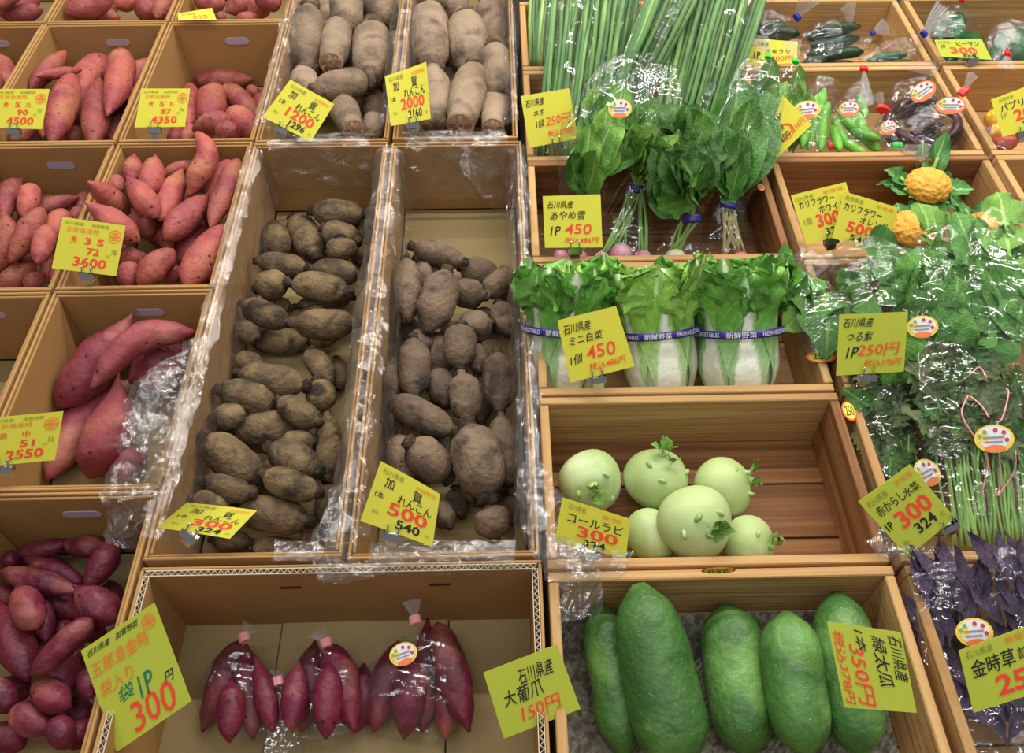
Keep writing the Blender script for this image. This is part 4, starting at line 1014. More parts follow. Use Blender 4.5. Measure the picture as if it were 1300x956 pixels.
# ------------------------------------------------------------------ big cucumbers
fo = thing('foam_sheet', 'grey knobbly packing sheet under the big cucumbers', 'packing sheet', (.276, .33, BOX['cucumber']['zf']+.001))
V, F = [], []
b = BOX['cucumber']; nx, ny = 90, 55
for j in range(ny+1):
    for i in range(nx+1):
        x, y = lerp(b['x0']+.003, b['x1']-.003, i/nx), lerp(b['y0']+.003, b['y1']-.003, j/ny)
        V.append((x, y, b['zf']+.004+(.002 if (i+j) % 2 else 0)+.002*noise.noise(Vector((x*20, y*20, 1)))))
for j in range(ny):
    for i in range(nx): a = j*(nx+1)+i; F.append([a, a+1, a+nx+2, a+nx+1])
M['foam'] = surf('packing_sheet', S('8c8a7c'), S('5a564a'), 120, .4, .6, .8, .3, 200, None, 0)
sub('sheet', V, F, M['foam'], fo, smooth=False)
zc = Z(680, 690, 2.6)
CL = ['slim big cucumber next to the grey packing sheet', 'longest and thickest big cucumber, reaching up the back board', 'dull dark big cucumber in the middle of the crate', 'big cucumber fourth from left, between two dark ones', 'big cucumber by the end board under the sideways card']
for lb, k in zip(CL, ([(205, 205, 165), (290, 700, 175)], [(335, 95, 215, .625), (470, 700, 270, .575)], [(628, 205, 215), (700, 700, 215)], [(828, 232, 205), (895, 700, 200)], [(995, 165, 195), (1070, 700, 205)])):
    o = root('big_cucumber', 'cucumber', zc(k) if len(k[0]) < 4 else zc(k), 'cuke', .0, 'lotus', joints=False, neck=.22, p=4.5, segs=24, lump=.02, grow=1.0)
    tag(o, lb, 'cucumber', 'big green cucumbers')
REG.pop('cucumber')

# ------------------------------------------------------------------ scallions
def scallions(label, b0, b1, wb, wt, n, zb, zt, seed, bag=True, rad=.0042, mid=None):
    rr = random.Random(seed); t = thing('scallion_bundle', label, 'scallions', at(b0[0], b0[1], zb), 'scallion bundles')
    for i in range(n):
        u = (i+.5)/n*2-1; lay = rr.uniform(-1, 1)
        K = []
        for m_ in range(6):
            s = m_/5; x = lerp(b0[0], b1[0], s)+(u*lerp(wb, wt, s)/2+rr.uniform(-3, 3)*s); y = lerp(b0[1], b1[1], s)
            K.append(at(x, y, lerp(zb, zt, s)+lay*.012+.012*math.sin(s*3)))
        n_ = 14; P = [Vector(c) for c in catmull([tuple(k) for k in K], n_)]
        r = rad*rr.uniform(.8, 1.3)
        V, F = loft(P, [r*lerp(1, 1.25, q/(n_-1)) if q < n_-3 else r*.6 for q in range(n_)], [r*lerp(1, .7, q/(n_-1)) for q in range(n_)], segs=7, up=UPB)
        sub('stalk', V, F, M['scal'], t)
    if bag:
        bagfilm(t, [(lerp(b0[0], b1[0], s), lerp(b0[1], b1[1], s), lerp(wb, wt, s)*1.18, lerp(zb, zt, s)+.006) for s in (-.02, .2, .4, .6, .8, 1)], .38, seed=seed, amp=.07)
    return t
scallions('short unbagged scallion bundle standing at the lotus box side', (682, 84), (690, -45), 22, 34, 10, .56, .66, 1, False, .0038)
scallions('bagged scallion bundle behind the handwritten scallion card', (706, 200), (738, -45), 46, 70, 22, .55, .78, 2)
scallions('bagged scallion bundle, second along from the scallion card', (752, 190), (790, -45), 40, 62, 20, .56, .80, 3)
scallions('bagged scallion bundle slanting widest across the crate', (780, 160), (872, -45), 44, 66, 20, .60, .82, 4)
scallions('bagged scallion bundle behind the loose turnip leaves', (842, 190), (898, -45), 40, 60, 18, .57, .80, 5)
scallions('bagged scallion bundle closest to the dark cucumbers', (886, 185), (950, -45), 46, 74, 22, .57, .80, 6)

# ------------------------------------------------------------------ bagged turnips
def turnips(label, bulbs, tapexy, tops, leafmats, bagK=None, stemmat='stalk', nst=12, kinds=('oblong',), tapecol=True, seed=0, stk=None, nl=12, zt=.615, zl=.74, mid=0):
    rr = random.Random(seed); zb = .545
    t = thing('turnip_bunch', label, 'turnips', at(tapexy[0], 325, .52), 'bagged turnip bunches')
    tp = at(tapexy[0], tapexy[1], zt); k = depth(tp)/FPX
    for i, (x, y, r, mt) in enumerate(bulbs):
        c = at(x, y, zb); q = r*depth(c)/FPX
        P = [c+UPB*q*a for a in (-1.5, -1.1, -.95, -.8, -.4, 0, .4, .75, .92, .98)]; RA = [.0008, .003, q*.3, q*.6, q*.92, q, q*.93, q*.62, q*.3, q*.1]
        V, F = loft(P, RA, segs=18, up=Vector((0, 1, .2))); sub('bulb', V, F, M[mt], t)
        for m_ in range(max(2, nst//len(bulbs))):
            a = at(x+rr.uniform(-.5, .5)*r, y-r*.8, zb+q*.7); b_ = tp+Vector((rr.uniform(-1, 1)*tapexy[2]*.45*k, rr.uniform(-.004, .004), rr.uniform(-.006, .006)))
            stem(t, a, b_, .0026, .0022, stemmat, rr.uniform(-.006, .006))
    P = [tp-UPB*.0+(at(tops[0][0], tops[0][1], zl)-tp).normalized()*d for d in (-.007, -.003, .003, .007)]
    V, F = loft(P, [tapexy[2]/2*k]*4, [tapexy[2]/2*k*.7]*4, segs=16, up=UPB); sub('tape', V, F, M['tapep'], t)
    for i in range(nl):
        tx, ty, sp = tops[i % len(tops)]
        e = at(tx+rr.uniform(-1, 1)*sp, ty+rr.uniform(-.5, 1.2)*sp*.8, zl+rr.uniform(-.02, .02)); 
        if mid:
            m_ = tp.lerp(e, mid*rr.uniform(.6, 1.2))+Vector((rr.uniform(-.012, .012), 0, rr.uniform(-.008, .012)))
            stem(t, tp, m_, .0022, .0016, stemmat); q = e-m_; sd_ = Vector((1, 0, 0))*rr.uniform(-1, 1)*(.6 if seed == 3 else .22)*q.length
            leaf(t, rr.choice(kinds), rr.choice(leafmats), m_, m_+q+sd_, UPB+Vector((rr.uniform(-.9, .9), rr.uniform(-.4, .4), rr.uniform(-.2, .3))), rr.uniform(.9, 1.3)); continue
        leaf(t, rr.choice(kinds), rr.choice(leafmats), tp+Vector((rr.uniform(-.008, .008), 0, rr.uniform(-.004, .004))), e, UPB+Vector((rr.uniform(-.7, .7), 0, rr.uniform(-.2, .3))), rr.uniform(.8, 1.15))
    if bagK: bagfilm(t, bagK, .36, seed=seed, amp=.08)
    if stk: sticker(t, *stk)
    return t
turnips('bagged turnip bunch drooping behind the square handwritten card', [(712, 326, 10, 'turnip'), (735, 328, 11, 'turnip')], (742, 268, 18), [(790, 105, 14), (765, 150, 22), (745, 190, 16), (800, 130, 12)], ('l_mid', 'l_light', 'l_broad'),
    [(715, 330, 60, .53), (738, 270, 60, .60), (760, 190, 100, .68), (795, 110, 90, .74), (815, 75, 50, .76)], seed=1, stk=(787, 138, .775, 30, 24), nl=20, mid=.3)
turnips('bagged turnip bunch with three pink bulbs showing', [(764, 329, 10, 'turnip'), (788, 323, 15, 'turnip'), (816, 329, 12, 'turnip')], (806.7, 239, 20), [(832, 130, 14), (818, 165, 16), (838, 178, 12)], ('l_mid', 'l_light'),
    [(790, 336, 80, .53), (798, 290, 66, .57), (808, 240, 34, .62), (822, 190, 60, .68), (838, 120, 64, .74), (846, 85, 40, .76)], seed=2, nl=18, mid=.3)
turnips('turnip bunch with loose dark leaves curling over its bag', [(857, 329, 14, 'white')], (878, 278, 24), [(868, 128, 18), (858, 165, 16), (895, 165, 14), (880, 205, 12), (852, 190, 10)], ('l_dark', 'l_mid', 'l_dark'),
    [(860, 336, 70, .53), (870, 305, 56, .56), (878, 278, 30, .60), (884, 235, 54, .65), (888, 205, 60, .67)], kinds=('ovate', 'big'), seed=3, nl=26, nst=9, mid=.45)
turnips('bagged turnip bunch with reddish stems and tall broad leaves', [(940, 332, 13, 'turnip'), (922, 333, 10, 'turnip')], (925, 260, 22), [(955, 95, 12), (945, 130, 16), (930, 160, 14)], ('l_mid', 'l_broad'),
    [(928, 336, 78, .53), (926, 300, 64, .57), (926, 260, 44, .61), (940, 200, 80, .67), (958, 120, 72, .74), (968, 80, 50, .77)], 'stalkred', seed=4, nl=12)

# ------------------------------------------------------------------ leafy bags on the right
def leafbag(label, K, cat, leaves, group, flat=.4, seed=0, stems=None, stk=(), tieat=None, fanto=None, amp=.1, film_='film'):
    """leaves: list of (n, kind, mat, along0, along1, length px, spread) placed inside the bag's path"""
    rr = random.Random(seed); mid = K[0]; t = thing('bagged_greens', label, cat, at(mid[0], mid[1], mid[3]-.01), group)
    n = 40; C = catmull(K, n); P = [at(c[0], c[1], c[3]) for c in C]; A = [c[2]/2*depth(p)/FPX for c, p in zip(C, P)]
    for (m_, kind, mt, a0, a1, ln, spread) in leaves:
        for i in range(m_):
            s = rr.uniform(a0, a1); i0 = min(n-2, int(s*(n-1))); p = P[i0]; T = (P[i0+1]-P[i0]).normalized(); sd = T.cross(UPB).normalized()
            off = rr.uniform(-.8, .8); a = rr.uniform(-spread, spread)+off*.25
            d = T*math.cos(a)+sd*math.sin(a)
            base = p+sd*off*A[i0]*.75+UPB*rr.uniform(-.2, .35)*A[i0]*flat
            leaf(t, kind, mt, base, base+d*ln*depth(p)/FPX*rr.uniform(.8, 1.2), UPB+sd*rr.uniform(-.7, .7)+T*rr.uniform(-.4, .4), rr.uniform(.85, 1.15))
    if stems:
        m_, mt, s0, s1, r = stems
        for i in range(m_):
            o = rr.uniform(-.85, .85); i0, i1 = int(s0*(n-1)), int(rr.uniform(s1-.15, s1)*(n-1))
            q0, q1 = P[i0], P[i1]; sd = (q1-q0).cross(UPB).normalized()
            stem(t, q0+sd*o*A[i0]*.8+UPB*rr.uniform(-.3, .3)*A[i0]*flat, q1+sd*(o*A[i1]*.9)+UPB*rr.uniform(-.3, .4)*A[i1]*flat, r*rr.uniform(.7, 1.2), r*.7, mt, rr.uniform(-.012, .012))
    bagfilm(t, K, flat, film_, seed=seed, amp=amp)
    for s in stk: sticker(t, *s)
    if tieat: tie(t, *tieat)
    if fanto: fan(t, *fanto)
    return t
# light green leaf bags with green ties
leafbag('bag of upright pale leaves with a green tie, touching the scallions', [(938, 196, 52, .60), (950, 150, 56, .66), (964, 105, 46, .71), (975, 75, 12, .735)], 'leaf bag', [(12, 'oblong', 'l_light', .0, .3, 72, .15), (5, 'oblong', 'l_mid', .0, .2, 70, .2)], 'leaf bags with green ties', .4, 11,
    tieat=(975, 72, .74, 9, 'green', (0, 1), 6), fanto=(975, 70, .74, 962, 46, .76, 24, 1))
leafbag('bag of upright pale leaves with a green tie, beside the diamond card', [(990, 192, 60, .58), (998, 150, 60, .64), (1004, 110, 46, .69), (1010, 82, 12, .72)], 'leaf bag', [(11, 'oblong', 'l_light', .0, .3, 66, .15)], 'leaf bags with green ties', .4, 12,
    stk=[(1024, 140, .69, 34, 24, .1)], tieat=(1010, 78, .725, 9, 'green', (0, 1), 6), fanto=(1010, 76, .725, 1004, 50, .75, 26, 2))
# broad leaf bags
BR = 'bags of broad green leaves'
leafbag('clear bag of broad leaves hanging over the crate corner above its price oval', [(1030, 345, 60, .64), (1030, 375, 90, .655), (1050, 410, 80, .65), (1062, 450, 60, .63)], 'leaf bag', [(12, 'ovate', 'l_broad', .0, .6, 70, .7), (5, 'round', 'l_light', .0, .5, 45, .9)], BR, .35, 21)
leafbag('clear bag of round shiny leaves in front of the cauliflower cards', [(1080, 310, 60, .67), (1110, 340, 110, .675), (1130, 385, 120, .67), (1135, 440, 110, .65), (1130, 475, 80, .62)], 'leaf bag', [(22, 'round', 'l_broad', .0, .8, 52, 1.0), (10, 'ovate', 'l_mid', .2, .9, 70, .8)], BR, .4, 22)
leafbag('clear bag of broad leaves with an oval label beside the olive card', [(1165, 475, 90, .62), (1185, 430, 120, .655), (1200, 380, 120, .675), (1195, 320, 90, .685), (1180, 290, 50, .70)], 'leaf bag', [(22, 'ovate', 'l_broad', .0, .6, 95, .5), (6, 'round', 'l_light', .5, .95, 48, .8)], BR, .4, 23, stk=[(1171, 415, .70, 37, 29, .05, 2)])
leafbag('large clear bag of long leaves cut by the right frame edge', [(1300, 470, 120, .63), (1290, 420, 130, .67), (1280, 360, 130, .69), (1285, 310, 110, .70), (1300, 270, 70, .70)], 'leaf bag', [(20, 'oblong', 'l_broad', .0, .6, 110, .6), (6, 'ovate', 'l_light', .4, .8, 70, .6)], BR, .4, 24)
# mustard greens
MU = 'bags of feathery mustard greens'
leafbag('narrow bag of dark feathery mustard leaves next to the crate end', [(1150, 665, 80, .56), (1140, 620, 84, .58), (1132, 560, 86, .60), (1125, 510, 80, .62), (1118, 482, 70, .625)], 'leaf bag', [(34, 'feather', 'l_must', .3, .9, 60, .6), (22, 'feather', 'l_dark', .25, .9, 55, .8)], MU, .32, 31, (10, 'stalk', .02, .6, .002), stk=[(1177, 600, .615, 30, 36, .5, 2)])
leafbag('wide bag of feathery mustard with light stems and an oval label', [(1255, 692, 140, .555), (1245, 640, 140, .59), (1238, 570, 138, .625), (1230, 500, 132, .65), (1226, 448, 120, .66)], 'leaf bag', [(46, 'feather', 'l_must', .42, .86, 70, .6), (10, 'feather', 'l_mid', .45, .88, 60, .7), (24, 'feather', 'l_dark', .42, .9, 60, .8)], MU, .3, 32, (44, 'stalk', .02, .66, .0024), stk=[(1262, 557, .665, 46, 36, .05, 2)])
leafbag('third mustard bag, mostly beyond the right frame edge', [(1345, 690, 110, .56), (1335, 600, 110, .60), (1320, 480, 100, .64)], 'leaf bag', [(18, 'feather', 'l_mid', .3, .85, 75, .5)], MU, .3, 33, (12, 'stalk', .02, .6, .0024))
PU = 'bags of purple backed leaves'
leafbag('bag of purple leaves next to the cucumber crate end', [(1262, 975, 120, .55), (1240, 900, 124, .57), (1218, 830, 118, .59), (1205, 770, 108, .615), (1200, 728, 90, .63), (1195, 712, 60, .635)], 'leaf bag', [(52, 'lance', 'l_purp', .05, .74, 68, .5), (5, 'lance', 'l_dark', .2, .6, 66, .7)], PU, .4, 41, stk=[(1237, 803, .65, 44, 36, .1, 2)])
leafbag('bag of purple leaves cut by the right frame edge', [(1345, 970, 110, .55), (1325, 890, 110, .575), (1310, 820, 110, .60), (1296, 760, 90, .63), (1284, 715, 50, .65), (1278, 695, 26, .655)], 'leaf bag', [(40, 'lance', 'l_purp', .05, .74, 66, .45), (3, 'lance', 'l_dark', .4, .6, 60, .4)], PU, .4, 42)
mb = next(o for o in bpy.data.objects if o.get('label', '').startswith('wide bag of feathery'))
for L_ in ([(650, 150), (700, 110), (730, 90), (762, 135)], [(680, 210), (652, 290), (700, 380), (742, 430), (765, 500), (740, 640)], [(690, 215), (740, 260), (772, 310)], [(815, 440), (818, 600), (808, 645), (880, 540), (885, 450)], [(845, 180), (855, 205), (828, 310), (800, 330)]):
    P = [at(1030+c[0]/3.414, 440+c[1]/3.414, .672-.075*sm(250, 700, c[1])) for c in catmull(L_, 18)]
    V, F = loft(P, [.0012]*18, [.0008]*18, segs=6, up=UPB); sub('pink_string', V, F, TIE['pink'], mb)
# ------------------------------------------------------------------ cauliflower
def cauliflower(label, px, py, wpx, z, seed, leaves):
    rr = random.Random(seed); c = at(px, py, z); rad = wpx/2*depth(c)/FPX
    t = thing('cauliflower', label, 'cauliflower', c-Vector((0, 0, rad*.9)), 'orange cauliflowers')
    bm = bmesh.new(); bmesh.ops.create_icosphere(bm, subdivisions=5, radius=1)
    pts = []
    for i in range(150):
        zz = 1-1.35*(i+.5)/150; r_ = math.sqrt(max(0, 1-zz*zz)); a = i*2.39996; pts.append((Vector((r_*math.cos(a), r_*math.sin(a), zz))+Vector((rr.uniform(-1, 1), rr.uniform(-1, 1), rr.uniform(-1, 1)))*.10).normalized())
    V = []
    for v in bm.verts:
        d = v.co.normalized(); m_ = max(d.dot(p) for p in pts); bump = .075*max(0, 1-(math.acos(min(1, m_))/.17)**2)
        V.append(c+Vector((d.x, d.y, d.z*.70))*rad*(.95+bump+.05*noise.noise(d*5+Vector((2, seed, 0)))+.025*noise.noise(d*22+Vector((seed, 0, 0)))))
    for i, v in enumerate(bm.verts): v.index = i
    F = [[v.index for v in f.verts] for f in bm.faces]; bm.free()
    sub('curd', V, F, M['curd'], t)
    for a, ln, up, wd in leaves:
        d = Vector((math.cos(a), math.sin(a), 0)); b_ = c+d*rad*.62-Vector((0, 0, rad*.55))
        leaf(t, 'big', 'l_caul', b_, b_+(d*.75+Vector((0, 0, up)))*rad*ln, Vector((0, 0, 1))-d*.6, wd)
        stem(t, b_-d*rad*.3, b_+(d*.75+Vector((0, 0, up)))*rad*ln*.55, .006, .003, 'stalk')
    return t
def ring(n, seed, l0=1.3, l1=1.9): 
    r = random.Random(seed); return [(2*math.pi*i/n+r.uniform(-.2, .2), r.uniform(l0, l1), r.uniform(.15, .8), r.uniform(.8, 1.2)) for i in range(n)]
cauliflower('orange cauliflower at the back with leaves standing up behind it', 1178, 236, 56, .60, 1, ring(9, 1, 1.1, 1.5)+[(1.1, 1.7, 1.3, .45), (1.5, 1.5, 1.1, .5), (2.9, 1.7, .4, .7)])
cauliflower('orange cauliflower half under clear film behind the cauliflower cards', 1158, 292, 58, .60, 2, ring(8, 2, 1.1, 1.6))
cauliflower('small orange cauliflower with a thick leaf stalk near the crate end', 1250, 288, 44, .60, 3, ring(9, 3, 1.3, 1.8)+[(2.2, 2.0, .8, .5)])

# ------------------------------------------------------------------ bags of small produce: the bag and each piece in it are things
def by_place(label, objs):
    """give alike neighbours their order from the left"""
    objs = sorted(objs, key=lambda o: proj(o.location)[0])
    for i, o in enumerate(objs):
        if len(objs) > 1: o['label'] = f"{label}, {ORD[i]} from left"
def pieces(name, cat, label, group, mat, box, items, z, **kw):
    made = []
    for i, k in enumerate(items):
        o = root(name, box, [(k[0], k[1], k[4]), (k[2], k[3], k[4])] if not isinstance(k[0], tuple) else list(k), mat, z, 'lotus' if kw.get('lot', True) else 'potato', joints=False, neck=kw.get('neck', .4), p=kw.get('p', 4), segs=10, lump=kw.get('lump', .04))
        tag(o, label, cat, group); made.append(o)
    by_place(label, made); REG.pop(box, None)
def smallbag(label, K, group, seed, ties=(), fans=(), stk=(), flat=.6, film_='film', cat='plastic bag', amp=.14):
    c = at(K[0][0], K[0][1], K[0][3]); t = thing('plastic_bag', label, cat, c, group)
    bagfilm(t, K, flat, film_, seed=seed, amp=amp)
    for a in ties: tie(t, *a)
    for a in fans: fan(t, *a)
    for a in stk: sticker(t, *a)
    return t
rq = random.Random(3)
def scatter(x0, x1, y0, y1, n, ln, w, seed, ang=(-.6, .6)):
    r = random.Random(seed); L = []
    for i in range(n):
        x, y, a = r.uniform(x0, x1), r.uniform(y0, y1), r.uniform(*ang); L.append((x-math.cos(a)*ln/2, y-math.sin(a)*ln/2*.8, x+math.cos(a)*ln/2, y+math.sin(a)*ln/2*.8, w*r.uniform(.85, 1.15)))
    return L
pieces('small_cucumber', 'cucumber', 'small dark cucumber in the bag with the upright blue tie', 'cucumbers, upright blue-tied bag', 'dcuke', 'cuke', [(952, 38, 990, 42, 13), (960, 30, 1000, 36, 13), (975, 45, 1008, 46, 12), (950, 48, 980, 52, 12), (985, 40, 1015, 44, 12)], .03)
pieces('small_cucumber', 'cucumber', 'small dark cucumber in the flat bag midway along the crate', 'cucumbers, flat bag', 'dcuke', 'cuke', [(1022, 48, 1080, 40, 14), (1030, 58, 1090, 48, 15), (1025, 70, 1062, 60, 15), (1020, 80, 1060, 76, 14), (1050, 72, 1096, 66, 14), (1040, 38, 1092, 34, 12), (1045, 84, 1085, 82, 13)], .03)
pieces('small_cucumber', 'cucumber', 'small green cucumber in the bag tied over the crate end', 'cucumbers, bag over the crate end', 'pepper', 'cuke', [(1100, 78, 1150, 70, 11), (1110, 86, 1158, 78, 10), (1098, 84, 1140, 86, 10)], .02)
CB = 'bags of small dark cucumbers'
smallbag('cucumber bag with an upright gathered end and blue tie', [(958, 46, 44, .60), (980, 40, 52, .60), (1000, 32, 30, .62), (1010, 24, 9, .64)], CB, 51, [(1012, 22, .645, 11, 'blue', (-1, .6), 6), (954, 22, .62, 8, 'blue', (0, 1), 6)], [(1012, 20, .645, 1030, -8, .70, 30, 3)])
smallbag('flat cucumber bag lying midway along the crate', [(1015, 58, 30, .60), (1035, 58, 56, .60), (1065, 55, 60, .60), (1095, 48, 30, .60), (1108, 42, 8, .60)], CB, 52, [(1108, 42, .60, 8, 'blue', (1, -.4), 5)], [(1108, 42, .60, 1128, 32, .61, 24, 4), (1080, 30, .62, 1076, 4, .66, 22, 5)])
smallbag('cucumber bag whose blue tie rests on the crate end board', [(1095, 84, 24, .59), (1120, 76, 40, .60), (1148, 62, 36, .62), (1168, 46, 10, .64)], CB, 53, [(1173, 43, .645, 10, 'blue', (1, -.8), 6)], [(1174, 42, .645, 1210, 26, .68, 40, 6), (1140, 84, .64, 1192, 88, .63, 20, 7)])
pieces('bean_pod', 'bean', 'pale green pod in the red-tied bean bag', 'pods, red-tied bean bag', 'bean', 'bean', [(1060, 165, 1090, 190, 13), (1070, 150, 1105, 182, 13), (1085, 148, 1112, 186, 13), (1058, 150, 1075, 185, 12), (1064, 140, 1088, 165, 12), (1092, 170, 1116, 192, 12), (1076, 135, 1098, 158, 11), (1068, 178, 1100, 196, 12), (1080, 165, 1118, 178, 12), (1056, 160, 1066, 192, 12), (1088, 120, 1100, 150, 10)], .05, neck=.25)
pieces('bean_pod', 'bean', 'pale green pod in the tall bean bag', 'pods, tall bean bag', 'bean', 'bean', [(1046, 112, 1030, 180, 14), (1038, 120, 1026, 190, 12), (1052, 130, 1042, 192, 13), (1030, 135, 1018, 188, 12)], .06, neck=.25)
smallbag('tall bag of pods between the diamond card and red tie', [(1028, 194, 46, .59), (1034, 160, 46, .62), (1044, 120, 40, .66), (1050, 100, 26, .68)], 'bags of pale green pods', 61, [(1055, 185, .60, 9, 'red', (1, 0), 7)])
smallbag('bag of pods with a red tie against the back board', [(1088, 192, 66, .58), (1084, 165, 72, .60), (1088, 135, 56, .63), (1096, 100, 14, .66)], 'bags of pale green pods', 62, [(1097, 88, .67, 12, 'red', (0, 1), 6)], [(1097, 90, .67, 1100, 135, .655, 20, 8)], [(1078, 138, .665, 26, 20, 0, 1)])
def curvy(x, y, r, a0, a1, w): return tuple((x+r*math.cos(a0+(a1-a0)*i/4), y+r*.75*math.sin(a0+(a1-a0)*i/4), w) for i in range(5))
for i, k in enumerate([curvy(1180, 165, 34, -.3, 2.2, 13), curvy(1172, 160, 30, .6, 3.0, 13), curvy(1165, 150, 32, 2.2, 4.4, 12), curvy(1178, 172, 28, .2, 2.8, 12), curvy(1150, 165, 24, 1.0, 3.4, 12), curvy(1168, 148, 30, 3.4, 5.6, 12), curvy(1155, 152, 28, 2.4, 4.6, 12), curvy(1190, 158, 26, -1.2, 1.0, 12), curvy(1170, 160, 18, 0, 2.6, 12), ((1138, 150, 13), (1160, 140, 14), (1186, 138, 12)), ((1145, 160, 13), (1166, 152, 14), (1190, 146, 12)), ((1152, 136, 12), (1172, 128, 13), (1195, 130, 11)), ((1160, 172, 13), (1178, 160, 14), (1200, 158, 12)), ((1136, 166, 12), (1152, 176, 13), (1170, 184, 12))]):
    o = root('red_pod', 'bean', list(k), 'maroon', .035, 'potato', lump=.03, segs=10)
    tag(o, 'curved dark red pod at the bean crate end', 'pod', 'dark red pods')
L_ = [q['o'] for q in REG.pop('bean', [])]; by_place('curved dark red pod at the bean crate end', L_)
DB = 'bags of dark red pods'
smallbag('bag of dark pods with a tilted oval label on top', [(1128, 150, 30, .61), (1150, 138, 66, .63), (1180, 128, 60, .64), (1200, 120, 26, .65)], DB, 71, stk=[(1172, 116, .685, 32, 24, .6, 1)], flat=.5)
smallbag('bag of dark pods with a red tie over the crate end board', [(1165, 196, 60, .58), (1185, 175, 84, .60), (1200, 148, 60, .63), (1216, 126, 14, .655)], DB, 72, [(1224, 116, .665, 16, 'red', (1, .6), 8)], [(1224, 114, .665, 1236, 92, .69, 14, 9)], [(1207, 134, .68, 36, 22, -.05, 1)], flat=.5)
smallbag('small bag of dark pods with red and green ties', [(1150, 188, 14, .60), (1135, 175, 44, .61), (1128, 158, 40, .62), (1122, 144, 10, .635)], DB, 73, [(1121, 139, .64, 18, 'red', (0, 1), 6), (1139, 184, .625, 7, 'green', (1, 0), 12)], [(1121, 136, .64, 1113, 118, .66, 16, 10), (1142, 186, .625, 1180, 196, .63, 26, 11)], [(1128, 162, .655, 20, 18, .3, 1)], flat=.5)
pieces('green_pepper', 'pepper', 'green pepper in the bag behind the flat lime card', 'green peppers, bag behind the lime card', 'pepper', 'pepper', [(1192, 30, 1200, 56, 24), (1215, 20, 1214, 50, 22), (1232, 45, 1244, 76, 26), (1210, 62, 1196, 84, 24), (1240, 70, 1228, 90, 22), (1205, 45, 1225, 60, 22), (1190, 70, 1180, 90, 20)], .03, neck=.5)
pieces('green_pepper', 'pepper', 'green pepper in the bag with the low red tie', 'green peppers, low red-tied bag', 'pepper', 'pepper', [(1270, 45, 1275, 68, 22), (1290, 40, 1296, 66, 22), (1285, 60, 1300, 85, 22), (1262, 62, 1264, 85, 18), (1310, 50, 1315, 80, 22)], .04, neck=.5)
smallbag('bag of green peppers with a tall gathered end', [(1205, 84, 60, .58), (1208, 60, 80, .60), (1212, 35, 64, .63), (1218, 8, 22, .66)], 'bags of green peppers', 81, [(1221, 0, .67, 9, 'red', (0, 1), 5)], [(1175, 38, .64, 1205, 12, .66, 40, 12)])
smallbag('bag of green peppers with a low red tie at the front', [(1296, 84, 50, .58), (1285, 64, 66, .61), (1295, 40, 54, .63)], 'bags of green peppers', 82, [(1279, 68, .655, 9, 'red', (0, 1), 6)], [(1279, 71, .655, 1277, 88, .64, 26, 13)], film_='crumple')
pieces('yellow_paprika', 'paprika', 'yellow paprika half behind the paprika card', 'yellow paprikas', 'yelp', 'paprika', [(1252, 150, 1272, 150, 22), (1258, 164, 1282, 168, 20)], .03, neck=.6)
pieces('red_paprika', 'paprika', 'red paprika under the paprika card', 'red paprikas', 'redp', 'paprika', [(1262, 180, 1290, 182, 20)], .03, neck=.6)
smallbag('clear bag over the yellow and red paprika', [(1250, 160, 30, .58), (1268, 165, 56, .59), (1292, 172, 46, .59)], None, 83)

# ------------------------------------------------------------------ bagged dark red sweet potatoes in the corrugated box
z10 = Z(100, 680, 2.167)
pots('bags', .0, z10, [(440, 290, 340, 540, 78), (460, 300, 480, 560, 72), (485, 330, 535, 540, 60), (420, 400, 415, 570, 70)], 'red')
L_ = REG.pop('bags'); [tag(q['o'], 'dark red sweet potato in the pink-tied bag nearest the tilted card', 'sweet potato', 'sweet potatoes, bag nearest the tilted card') for q in L_]; by_place('dark red sweet potato in the pink-tied bag nearest the tilted card', [q['o'] for q in L_])
pots('bags', .0, z10, [(650, 290, 612, 540, 90), (690, 298, 760, 540, 92), (605, 350, 585, 540, 70), (690, 350, 680, 560, 76)], 'red')
L_ = REG.pop('bags'); [tag(q['o'], 'dark red sweet potato in the smallest bag midway along the box', 'sweet potato', 'sweet potatoes, smallest bag') for q in L_]; by_place('dark red sweet potato in the smallest bag midway along the box', [q['o'] for q in L_])
pots('bags', .0, z10, [(960, 228, 945, 540, 80), (985, 240, 1075, 540, 92), (880, 290, 810, 540, 84), (785, 352, 765, 540, 72), (925, 350, 895, 560, 90), (1015, 350, 1010, 560, 76)], 'red', up=.05)
L_ = REG.pop('bags'); [tag(q['o'], 'dark red sweet potato in the big bag with the oval label', 'sweet potato', 'sweet potatoes, labelled big bag') for q in L_]; by_place('dark red sweet potato in the big bag with the oval label', [q['o'] for q in L_])
def t10(x, y): return 100+x/2.167, 680+y/2.167
SB = 'bags of dark red sweet potatoes'
def spbag(label, K, tiexy, fanxy, seed, stk=()):
    K = [(*t10(k[0], k[1]), k[2]/2.167, k[3]) for k in K]
    tx, ty = t10(*tiexy[:2]); fx, fy = t10(*fanxy[:2]); z = tiexy[2]
    return smallbag(label, K, SB, seed, [(tx, ty, z, 15, 'pink', (.2, 1), 11)], [(tx, ty-4, z, fx, fy, z+.02, fanxy[2], seed)], [(*t10(s[0], s[1]), *s[2:]) for s in stk], flat=.45, amp=.08)
spbag('bag of dark red sweet potatoes nearest the tilted lime card', [(440, 560, 150, .48), (425, 440, 190, .50), (435, 360, 150, .505), (452, 300, 60, .51)], (455, 280, .515), (475, 245, 22), 91)
spbag('smallest bag of dark red sweet potatoes, midway along the box', [(680, 560, 160, .48), (675, 440, 200, .50), (672, 360, 150, .505), (680, 310, 60, .51)], (680, 296, .512), (655, 262, 24), 92)
